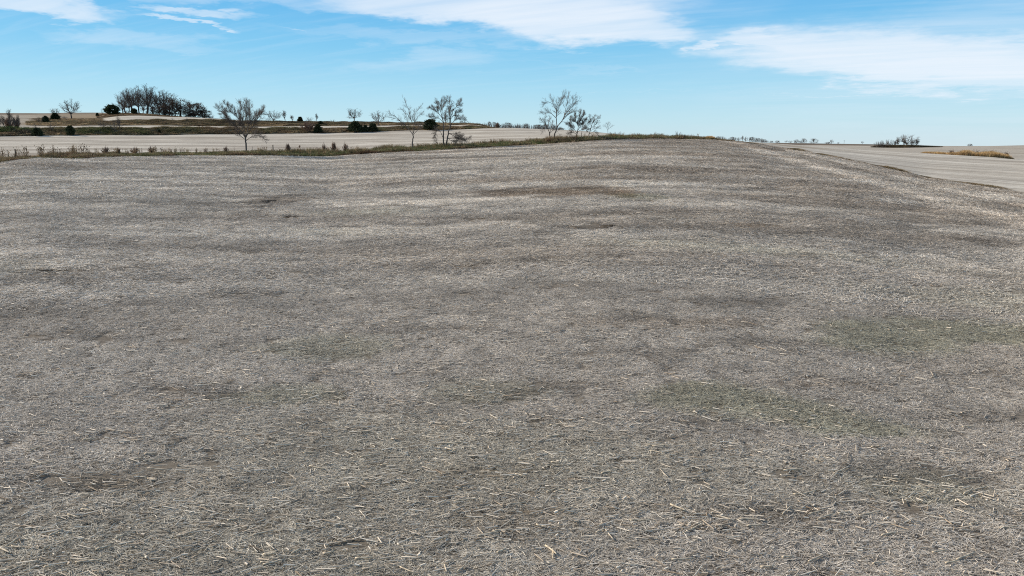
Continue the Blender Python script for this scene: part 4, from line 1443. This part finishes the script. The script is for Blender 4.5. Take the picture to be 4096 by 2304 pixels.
def swath_lum(X_, Y_):
    """thicker and thinner straw left by the harvester: lighter and darker strips"""
    r0 = np.hypot(X_, Y_)
    far = np.clip((r0 - 14) / 40, 0.25, 1)
    h_ = X_ - head_line(Y_)
    onh = np.clip(h_ / 1.2, 0, 1)
    v_ = Y_ * .99 - X_ * .10
    main = .6 * (.16 * np.sin(v_ * 2 * math.pi / 9.2 + 1.1 * W_M3(X_, Y_ * .6)) + .10 * np.sin(v_ * 2 * math.pi / 3.05 + W_M1(X_ * .4, Y_ * .5)) + .13 * W_M3(X_ * 1.3 + 40, Y_) + .10 * W_M1(X_, Y_)) * np.clip((46 - X_) / 30, .35, 1)
    bands = .30 * np.exp(-((h_ - 2.6) / 2.1) ** 2) + .26 * np.exp(-((h_ - 11.8) / 1.1) ** 2) + .22 * np.exp(-((h_ - 15.6) / .9) ** 2)
    bands = bands - .30 * np.exp(-((h_ - 7.0) / 1.0) ** 2) - .34 * np.exp(-((h_ - 9.4) / .6) ** 2) - .26 * np.exp(-((h_ - 13.7) / .7) ** 2) - .22 * np.exp(-((h_ - 17.3) / .6) ** 2)
    main = main + .10 * W_GAP2(X_, Y_)
    return np.clip(1 + far * (main * (1 - .7 * onh) + 1.25 * bands * onh * (.8 + .3 * W_M2(X_ * .3, Y_ * .3))), .5, 1.6)


W_GAP = Waves(51, .45, 1.6, 18, 1.7)
W_GAP2 = Waves(52, 1.3, 5.0, 18, 2.2)


def straw_tint(Xp, Yp, r):
    n = len(Xp)
    b, d, p, g = field_masks(Xp, Yp)
    base = np.array([0.585, 0.53, 0.455])
    tint = np.repeat(base[None], n, 0)
    tint = tint + (np.array([0.76, 0.71, 0.62]) - tint) * p[:, None]
    tint = tint + (np.array([0.29, 0.215, 0.145]) - tint) * (b * .95)[:, None]
    tint = tint + (np.array([0.23, 0.245, 0.12]) - tint) * (g * .8)[:, None]
    tint = tint + (np.array([0.07, 0.055, 0.04]) - tint) * (d * .9)[:, None]
    tint *= r.uniform(.76, 1.24, n)[:, None]
    tint *= swath_lum(Xp, Yp)[:, None]
    tint *= (1 + .30 * spot_mask(Xp, Yp, 'pale'))[:, None]
    return tint, b, d


def fan_points(r, r0, r1, dens, half=43.0):
    n = int(math.radians(2 * half) * .5 * (r1 * r1 - r0 * r0) * dens)
    k = np.arange(n)
    u, v = (0.5 + k * 0.7548776662) % 1.0, (0.5 + k * 0.5698402910) % 1.0       # even, patternless spread
    u = (u + r.normal(0, .25 / math.sqrt(n), n)) % 1.0
    v = (v + r.normal(0, .25 / math.sqrt(n), n)) % 1.0
    return np.sqrt(r0 * r0 + (r1 * r1 - r0 * r0) * u), np.radians(half * (2 * v - 1))


near_patches = [ribbon_patch(100 + k, 300, .62, (.05, .26), (.004, .010), (.004, .045), .12) for k in range(8)]
mid_patches = [ribbon_patch(120 + k, 300, 1.3, (.09, .45), (.008, .020), (.005, .07), .10, be=(1.7, 1.9)) for k in range(6)]
far_patches = [ribbon_patch(140 + k, 260, 2.4, (.15, .8), (.016, .045), (.01, .10), .08, seg=1, be=(4, 4.2)) for k in range(6)]
r_ = np.random.default_rng(90)
for nm, lab, r0, r1, dens, pcs, half in [('straw_litter', 'grey straw and chaff matting the nearest part of the field', 2.0, 34, 7.5, near_patches, 80),
                                   ('straw_mat', 'grey straw matting the middle of the field', 32, 78, 2.0, mid_patches, 58),
                                   ('straw_cover', 'grey straw cover on the far part of the near field', 74, 190, .62, far_patches, 46)]:
    rr, a = fan_points(r_, r0, r1, dens, half)
    keep = rr < np.interp(a, TS, CR['A']) - 1.0
    Xp, Yp = rr * np.sin(a), rr * np.cos(a)
    tint, b, d = straw_tint(Xp, Yp, r_)
    keep &= r_.uniform(0, 1, len(rr)) > (0.28 * b + 0.7 * d + np.clip((W_GAP(Xp, Yp) - .75) * 1.2, 0, .5) * (rr < 50))
    rr, a, Xp, Yp, tint = rr[keep], a[keep], Xp[keep], Yp[keep], tint[keep]
    zp = ground_z(a, rr)
    onh = Xp > head_line(Yp)
    rz = np.where(onh, math.pi / 2, 0.10) + r_.normal(0, .25, len(rr)) + np.where(r_.uniform(0, 1, len(rr)) < .5, math.pi, 0)
    e = .5
    gx = (gz_xy(Xp + e, Yp) - gz_xy(Xp - e, Yp)) / (2 * e)
    gy = (gz_xy(Xp, Yp + e) - gz_xy(Xp, Yp - e)) / (2 * e)
    # tilt of the patch in its own frame (rotation order x, y, z)
    c_, s_ = np.cos(rz), np.sin(rz)
    lx, ly = gx * c_ + gy * s_, -gx * s_ + gy * c_
    tilt = np.stack([np.arctan(ly), -np.arctan(lx)], 1)
    make_scatter(nm, lab, np.stack([Xp, Yp, zp], 1), rz, r_.uniform(.85, 1.2, len(rr)), r_.integers(0, len(pcs), len(rr)), tint, pcs, tilt)


# ------------------------------------------------------------------ weeds and grass of verge, banks and patches
def tuft(seed, n, H, spread, wd, bow):
    r = np.random.default_rng(seed)
    V, C = [], []
    a = r.uniform(0, 6.28, n)
    rad = spread * np.sqrt(r.uniform(0, 1, n))
    b = np.stack([np.cos(a) * rad, np.sin(a) * rad, np.full(n, -.05)], 1)
    h = H * r.uniform(.45, 1.0, n)
    out = r.uniform(.1, bow, n) * h
    o = a + r.normal(0, .8, n)
    top = b + np.stack([np.cos(o) * out, np.sin(o) * out, h], 1)
    mid = b + (top - b) * .55 + np.stack([-np.cos(o) * out * .15, -np.sin(o) * out * .15, h * .08], 1)
    sa = r.uniform(0, math.pi, n)
    s = np.stack([np.cos(sa), np.sin(sa), np.zeros(n)], 1) * (wd * r.uniform(.6, 1.3, n))[:, None]
    V = np.stack([b - s * .5, b + s * .5, mid - s * .4, mid + s * .4, top - s * .1, top + s * .1], 1).reshape(-1, 3)
    base = np.array([(0, 1, 3, 2), (2, 3, 5, 4)])
    F = (base[None] + (np.arange(n) * 6)[:, None, None]).reshape(-1, 4)
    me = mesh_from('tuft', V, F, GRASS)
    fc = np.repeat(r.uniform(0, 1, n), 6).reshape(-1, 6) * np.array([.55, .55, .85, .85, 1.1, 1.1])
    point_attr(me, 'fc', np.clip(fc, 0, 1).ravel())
    return me


def weed_stalk(seed, H):
    """thin tall weed with a few side stems and seed heads"""
    r = np.random.default_rng(seed)
    wd = Wood()
    for i in range(5):
        a = r.uniform(0, 6.28)
        P0 = np.array([r.normal(0, .15), r.normal(0, .15), -.05])
        Pm = wander(r, P0, np.array([math.cos(a) * .25, math.sin(a) * .25, 1.0]), H * r.uniform(.7, 1), 4, .06, .02)
        wd.tube(Pm, np.linspace(.014, .008, len(Pm)), 3)
        for k in range(5):
            q = Pm[2 + k % 3]
            Pq = wander(r, q, r.normal(0, .6, 3) + np.array([0, 0, .9]), H * .25, 2, .1, .05)
            wd.tube(Pq, [.009, .008, .03], 3)
    me = wd.mesh('weed', GRASS)
    point_attr(me, 'fc', np.full(len(me.vertices), .35))
    return me


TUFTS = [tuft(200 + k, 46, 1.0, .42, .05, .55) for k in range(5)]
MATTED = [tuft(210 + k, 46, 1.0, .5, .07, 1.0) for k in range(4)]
WEEDS = [weed_stalk(220 + k, 1.0) for k in range(4)]


def band_scatter(name, label, k0, k1, x0, x1, per_m2, pieces, hfun, tintfun, seed, f0=0.0, f1=1.0, wide=None):
    r = np.random.default_rng(seed)
    a0, a1 = float(pix_dir(x0, 580)[0]), float(pix_dir(x1, 580)[0])
    n0 = 60000
    a = r.uniform(a0, a1, n0)
    ra, rb = np.interp(a, TS, CR[k0]), np.interp(a, TS, CR[k1])
    f = r.uniform(f0, f1, n0)
    rr = ra + (rb - ra) * f
    area = np.mean((rb - ra) * (f1 - f0) * rr) * (a1 - a0)
    n = min(n0, int(area * per_m2))
    a, rr, f = a[:n], rr[:n], f[:n]
    xp = 2048 + F_PX * np.tan(a) * 1.02
    Xp, Yp = rr * np.sin(a), rr * np.cos(a)
    hgt = hfun(xp, f, r, Xp, Yp)
    tint = tintfun(xp, f, r, Xp, Yp)
    keep = hgt > .03
    pts = np.stack([Xp, Yp, ground_z(a, rr)], 1)[keep]
    hgt, tint = hgt[keep], tint[keep]
    m = len(hgt)
    wdt = r.uniform(.8, 1.3, m) * (wide if wide else 1.0)
    make_scatter(name, label, pts, r.uniform(0, 6.28, m), np.stack([wdt, wdt, hgt], 1), r.integers(0, len(pieces), m), tint, pieces)


def mixn(r, n, cols, ws):
    cols = np.array(cols)
    i = r.choice(len(cols), n, p=np.array(ws) / sum(ws))
    return cols[i] * r.uniform(.75, 1.25, n)[:, None]


W_V = Waves(41, 3, 14, 14)
W_V2 = Waves(42, 8, 40, 12)
OLIVE, GREEN_, TAN, BROWN, DBROWN, YEL = (.108, .108, .058), (.072, .092, .038), (.245, .19, .12), (.15, .113, .074), (.085, .058, .04), (.36, .27, .14)


def lerp_rows(A_, B_, k):
    return A_ + (B_ - A_) * np.clip(k, 0, 1)[:, None]


def verge_h(x, f, r, X_, Y_):
    h = .80 + .24 * W_V(X_, Y_) + .17 * W_V2(X_, Y_)
    h = h * np.interp(f, [0, .25, 1], [.5, .9, 1.15]) * np.interp(x, [0, 120, 250, 850, 1000, 2400, 2750, 2860, 2930], [.8, .75, .62, .68, .98, 1.1, 1.0, .6, 0])
    return np.clip(h * r.uniform(.7, 1.25, len(x)), 0, 2)


def verge_t(x, f, r, X_, Y_):
    n = len(x)
    g = mixn(r, n, [GREEN_, OLIVE, TAN], [3, 4, 1])
    b = mixn(r, n, [BROWN, TAN, DBROWN, OLIVE], [3, 1.2, 2.2, 2])
    k = .45 + .5 * W_V2(X_, Y_) * 0.6 + .3 * W_V(X_, Y_)
    k = k + np.interp(x, [0, 250, 420, 1000, 2500, 2700, 2850], [.55, .5, -.05, -.2, -.15, 0, .5]) + np.interp(f, [0, .2, .6, 1], [.3, -.1, -.1, .25])
    t = lerp_rows(g, b, k)
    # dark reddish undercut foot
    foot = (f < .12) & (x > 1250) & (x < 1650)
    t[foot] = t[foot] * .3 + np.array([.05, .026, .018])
    return t


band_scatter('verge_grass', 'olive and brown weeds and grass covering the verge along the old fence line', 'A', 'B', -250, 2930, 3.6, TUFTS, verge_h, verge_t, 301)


def bank1_h(x, f, r, X_, Y_):
    h = .55 + .2 * W_V(X_, Y_)
    return np.clip(h * np.interp(x, [0, 200, 1900, 2010], [1.3, 1.0, 1.0, .2]) * np.interp(f, [0, .15, 1], [.5, 1, 1]), 0.05, 1.5)


def bank1_t(x, f, r, X_, Y_):
    n = len(x)
    g = mixn(r, n, [GREEN_, OLIVE, (.05, .07, .03)], [2, 4, 1])
    b = mixn(r, n, [BROWN, (.15, .125, .085), DBROWN, TAN], [4, 4, 1.5, 1])
    k = .72 + .45 * W_V2(X_, Y_) + np.interp(x, [0, 100, 250, 350, 550, 700, 1100, 1300, 1990], [-.7, -.5, .2, -.4, -.3, .35, .3, .4, .5])
    k = np.where((x < 220) & (f < .45), 1.0, k)
    t = lerp_rows(g, b, k)
    yel = (f < .16) & (W_V2(X_ * 1.7, Y_) > -.3)
    t[yel] = mixn(r, yel.sum(), [(.30, .24, .15), TAN], [1, 2])
    return t


band_scatter('lower_bank_grass', 'brown and olive grass covering the lower terrace bank', 'C', 'D', -300, 2010, 3.4, MATTED, bank1_h, bank1_t, 302, 0.02, 1.15)


def bank2_h(x, f, r, X_, Y_):
    return np.clip((.55 + .22 * W_V(X_, Y_)) * np.interp(x, [60, 220, 1900, 1990], [.5, 1, 1.0, .3]), .05, 1.4)


def bank2_t(x, f, r, X_, Y_):
    n = len(x)
    b = mixn(r, n, [BROWN, (.14, .118, .08), DBROWN, OLIVE], [3, 5, 1.5, 1.5])
    yel = (f < .3) & (W_V2(X_, Y_) > -.2)
    b[yel] = mixn(r, yel.sum(), [(.30, .24, .15), TAN, BROWN], [1, 2, 2])
    return b


band_scatter('upper_bank_grass', 'grey-brown weeds covering the upper terrace bank', 'E', 'F', 120, 1990, 3.0, MATTED, bank2_h, bank2_t, 303, -.15, 1.3)


def rise_h(x, f, r, X_, Y_):
    return np.clip((.4 + .2 * W_V(X_, Y_)) * np.interp(x, [130, 230, 390, 430], [0, 1, 1, 0]), 0, 1)


band_scatter('rise_grass', 'brown rough grass on the left shoulder of the rise', 'F', 'G', 130, 430, .55, MATTED, rise_h, lambda x, f, r, X_, Y_: mixn(r, len(x), [BROWN, (.15, .12, .085), TAN], [3, 3, 1]), 304, 0, 1.0, 1.5)
band_scatter('hedge_foot_grass', 'brown grass under the small wood', 'G', 'H', 400, 900, .7, MATTED, lambda x, f, r, X_, Y_: np.full(len(x), .35), lambda x, f, r, X_, Y_: mixn(r, len(x), [BROWN, DBROWN, TAN], [3, 2, 1]), 305, .15, 1.0, 1.3)


def green_h(x, f, r, X_, Y_):
    return np.clip(.9 + .3 * W_V(X_, Y_), .3, 1.6) * np.interp(x, [110, 160], [1, .3])


band_scatter('green_thicket', 'low dark green undergrowth beneath the bare thicket at the left', 'C', 'D', -300, 150, 2.0, MATTED, green_h, lambda x, f, r, X_, Y_: mixn(r, len(x), [(.035, .055, .022), (.06, .085, .03)], [1, 1]), 306, .55, 1.3, 1.3)


# weeds along the field boundary on the right
def line_h(x, f, r, X_, Y_):
    k = W_V(X_ * 1.2, Y_ * .6)
    return np.clip((.15 + .17 * k) * np.interp(x, [2880, 2960, 3150, 3400, 4300], [1.6, 1.5, 1.3, .8, .7]), 0, .9)


band_scatter('boundary_weeds', 'low brown weeds along the field boundary running down to the right', 'A', 'B', 2880, 4300, 7.0, MATTED, line_h, lambda x, f, r, X_, Y_: mixn(r, len(x), [(.15, .112, .072), (.13, .108, .065), TAN], [3, 3, 2]), 307, -.3, 1.3, .8)


# tall pale weeds in the verge on the left
def tall_weeds(name, label, spans, n, hr, tint, seed, f0, f1):
    r = np.random.default_rng(seed)
    xs_ = np.concatenate([r.uniform(a_, b_, n) for a_, b_ in spans])
    az_ = pix_dir(xs_, 600)[0]
    rg = np.interp(az_, TS, CR['A']) * 1.0
    rg = rg + (np.interp(az_, TS, CR['B']) - rg) * r.uniform(f0, f1, len(xs_))
    pts = np.stack([rg * np.sin(az_), rg * np.cos(az_), ground_z(az_, rg)], 1)
    m = len(xs_)
    hh = r.uniform(hr[0], hr[1], m)
    make_scatter(name, label, pts, r.uniform(0, 6.28, m), np.stack([hh * .8, hh * .8, hh], 1), r.integers(0, 4, m), mixn(r, m, tint, [1] * len(tint)), WEEDS)


tall_weeds('tall_weeds', 'tall wispy pale weeds rising from the verge at the left', [(150, 235), (275, 360), (0, 110)], 8, (.9, 2.2), [(.26, .20, .13), (.16, .12, .08)], 311, .3, 1.0)
tall_weeds('verge_weeds', 'thin dry weed stems rising out of the verge grass', [(380, 880), (1030, 1500), (1500, 2100), (2100, 2800)], 45, (.8, 1.5), [(.27, .20, .13), (.17, .12, .08), (.20, .16, .09)], 312, .2, 1.0)

# orange tuft at the field ridge
r_ = np.random.default_rng(95)


def patch(name, label, xs_, rg_, hfun, tint, n, seed, pieces, wide=1.0):
    r = np.random.default_rng(seed)
    x = r.uniform(xs_[0], xs_[1], n)
    f = r.uniform(0, 1, n)
    az_ = pix_dir(x, 600)[0]
    hgt = hfun(x, f, r)
    mid = np.interp(x, [xs_[0], (xs_[0] + xs_[1]) / 2, xs_[1]], [.5, 0, .5])
    rr = rg_[0] + (rg_[1] - rg_[0]) * (mid + f * (1 - 2 * np.abs(mid) * .9).clip(.05, 1))
    pts = np.stack([rr * np.sin(az_), rr * np.cos(az_), ground_z(az_, rr)], 1)
    k = hgt > .05
    m = k.sum()
    wdt = r.uniform(.8, 1.3, m) * wide
    make_scatter(name, label, pts[k], r.uniform(0, 6.28, m), np.stack([wdt, wdt, hgt[k]], 1), r.integers(0, len(pieces), m), mixn(r, n, tint, [1] * len(tint))[k], pieces)


patch('ridge_tuft', 'tuft of tall straw-orange grass on the field ridge', (2805, 2870), (186, 190), lambda x, f, r: .9 * np.exp(-((x - 2836) / 22) ** 2) * r.uniform(.6, 1.2, len(x)), [YEL, (.34, .22, .10), TAN], 260, 321, TUFTS)


def tawny_h(x, f, r):
    k = np.interp(x, [3672, 3700, 3745, 3800, 3840, 3870, 3900, 3940, 3970, 4000, 4030, 4055], [.1, .8, 1.0, .9, 1.2, 1.75, 1.25, 1.5, 1.7, 1.3, 1.0, .1])
    return 1.3 * k * r.uniform(.55, 1.15, len(x))


patch('tawny_grass', 'long patch of tall tawny orange grass in the field at the right', (3670, 4056), (236, 252), tawny_h, [(.34, .235, .115), (.28, .19, .095), (.36, .27, .15), (.21, .145, .08)], 3200, 322, TUFTS)
patch('tawny_seed_heads', 'dark seed-headed weeds standing above the tawny grass', (3780, 4040), (242, 250), lambda x, f, r: np.interp(x, [3780, 3870, 4000, 4040], [2.0, 2.2, 2.5, 1.8]) * r.uniform(.8, 1.05, len(x)), [(.12, .085, .06), (.16, .11, .07)], 34, 323, WEEDS, 1.2)
patch('field_edge_brush', 'low dark brush at the foot of the tree group before the ploughed field', (3490, 3760), (432, 446), lambda x, f, r: np.interp(x, [3490, 3520, 3640, 3700, 3760], [.6, 1.6, 1.6, .9, .6]) * r.uniform(.5, 1.1, len(x)), [(.055, .05, .034), (.075, .063, .04), (.10, .08, .055)], 1000, 324, MATTED, 1.6)

# ------------------------------------------------------------------ corn stalks lying on the field
def stalk_mesh(seed, L, rad):
    r = np.random.default_rng(seed)
    n = 9
    u = np.linspace(-.5, .5, n)
    bow = r.normal(0, .03) * L
    P_ = np.stack([u * L, bow * (u * u * 4) + r.normal(0, .002, n), np.full(n, rad) + r.normal(0, .001, n)], 1)
    rd = np.full(n, rad) * np.interp(u, [-.5, .5], [1.1, .8])
    rd[2] *= 1.25; rd[6] *= 1.22
    rd[0] *= .8; rd[-1] *= .55
    wd = Wood()
    wd.tube(P_, rd, 7)
    me = wd.mesh('corn_stalk', STALK)
    bm = bmesh.new(); bm.from_mesh(me)
    bmesh.ops.holes_fill(bm, edges=[e for e in bm.edges if e.is_boundary])
    bm.to_mesh(me); bm.free()
    fc = np.zeros(len(me.vertices)); fc[2 * 7:3 * 7] = 1; fc[6 * 7:7 * 7] = 1
    point_attr(me, 'fc', fc)
    return me


SM = [stalk_mesh(400 + k, 1.0, .034) for k in range(6)]     # unit length, scaled per piece
ends = []
for (x0, y0, x1, y1) in [(250, 278, 408, 232), (300, 402, 520, 378), (1275, 355, 1395, 335), (1390, 300, 1505, 300), (1420, 440, 1640, 458), (760, 693, 900, 690), (660, 885, 755, 915), (785, 830, 885, 850),
                         (1310, 515, 1410, 530), (1415, 535, 1500, 553), (1665, 745, 1770, 730), (40, 1205, 195, 1120), (350, 1260, 500, 1180), (430, 1390, 530, 1388), (0, 1200, 100, 1265), (110, 1195, 215, 1210),
                         (470, 1090, 610, 1040), (730, 1340, 980, 1335), (1150, 1380, 1225, 1372), (1100, 1125, 1230, 1060), (0, 1430, 100, 1428)]:
    ends.append((x0 / 2.399, 1700 + y0 / 2.399, x1 / 2.399, 1700 + y1 / 2.399))
for (x0, y0, x1, y1) in [(130, 200, 370, 198), (195, 240, 265, 270), (610, 425, 720, 410), (870, 490, 945, 518), (780, 790, 970, 768), (1240, 665, 1380, 632), (1380, 655, 1450, 630), (1490, 650, 1655, 615), (1250, 855, 1430, 818),
                         (280, 750, 490, 735), (500, 1090, 700, 1055), (690, 1255, 775, 1220), (1065, 985, 1170, 1015), (1730, 1030, 1805, 1130), (1640, 1060, 1730, 1025), (1230, 1210, 1232, 1320), (60, 1145, 220, 1105), (190, 1370, 210, 1449),
                         (310, 1440, 400, 1370), (1210, 375, 1300, 392), (1170, 135, 1340, 118), (1690, 478, 1820, 468), (1160, 1180, 1270, 1280)]:
    ends.append((1700 + x0 / 2.399, 1700 + y0 / 2.399, 1700 + x1 / 2.399, 1700 + y1 / 2.399))
rs = random.Random(77)
for k in range(76):                                          # more of the same over the rest of the near field
    x, y = rs.uniform(20, 4070), rs.uniform(1640, 2290)
    if (x < 800 or 1700 < x < 2500) and y > 1720 and k % 4:
        x = rs.choice([rs.uniform(830, 1680), rs.uniform(2520, 4070)])
    l, an = rs.uniform(45, 95) * (y / 2300), rs.gauss(-.12, .32)
    ends.append((x, y, x + l * math.cos(an), y + l * math.sin(an) * .6))
for k, (x0, y0, x1, y1) in enumerate(ends):
    p0, _ = ground_pt(x0, y0)
    p1, _ = ground_pt(x1, y1)
    d = p1 - p0
    o = new_obj('corn_stalk', SM[k % 6])
    o.location = (p0 + p1) / 2 + Vector((0, 0, .05))
    L_ = max(min(d.length, .75), .12)
    w_ = rs.uniform(.34, .5)
    o.scale = (L_, w_, w_)
    o.rotation_euler = (rs.uniform(0, .2), -math.asin(max(-1, min(1, d.z / max(d.length, .01)))) - rs.uniform(0, .12), math.atan2(d.y, d.x))
    tag(o, 'pale broken corn stalk lying loose on the straw in the near foreground', 'corn stalk', 'loose corn stalks in the near foreground')

# smaller stalks, husks and chips, uncountable
r_ = np.random.default_rng(99)
n = 34000
rr = 7 + (72 - 7) * r_.uniform(0, 1, n) ** 1.25
a = np.radians(r_.uniform(-42, 42, n))
Xp, Yp = rr * np.sin(a), rr * np.cos(a)
v = Yp * .99 - Xp * .1
keep = r_.uniform(0, 1, n) < np.clip(.22 + .5 * (np.sin(v * 2 * math.pi / 2.3 + W_M1(Xp * .4, Yp * .4)) > .25) + .25 * W_M1(Xp, Yp), .06, 1)
keep &= (rr < np.interp(a, TS, CR['A']) - 2)
Xp, Yp, rr, a = Xp[keep], Yp[keep], rr[keep], a[keep]
n = len(rr)
zp = ground_z(a, rr) + r_.uniform(.035, .075, n)
L = np.where(r_.uniform(0, 1, n) < .45, r_.uniform(.04, .10, n), r_.uniform(.10, .36, n))
Wd = np.where(L < .1, r_.uniform(.016, .045, n), r_.uniform(.012, .022, n)) * (1 + rr / 60)
th = .10 + r_.normal(0, .5, n)
pit = r_.normal(0, .10, n)
D = np.stack([np.cos(th) * np.cos(pit), np.sin(th) * np.cos(pit), np.sin(pit)], 1) * (L * .5)[:, None]
Sd = np.stack([-np.sin(th), np.cos(th), r_.normal(0, .25, n)], 1) * (Wd * .5)[:, None]
Up = np.stack([np.zeros(n), np.zeros(n), Wd * np.where(L < .1, .25, .8)], 1)
C = np.stack([Xp, Yp, zp], 1)
V = np.stack([C - D - Sd, C - D + Sd, C - D + Up, C + D - Sd * .8, C + D + Sd * .8, C + D + Up * .8], 1).reshape(-1, 3)
base = np.array([(0, 3, 5, 2), (1, 2, 5, 4), (0, 1, 4, 3)])
F = (base[None] + (np.arange(n) * 6)[:, None, None]).reshape(-1, 4)
me = mesh_from('stalk_litter', V, F, LITTER)
point_attr(me, 'fc', np.repeat(np.clip(r_.beta(2.2, 1.6, n), 0, 1), 6))
o = new_obj('stalk_litter', me)
tag(o, 'scattered broken stalks, husks and chips over the straw', None, None, 'stuff')
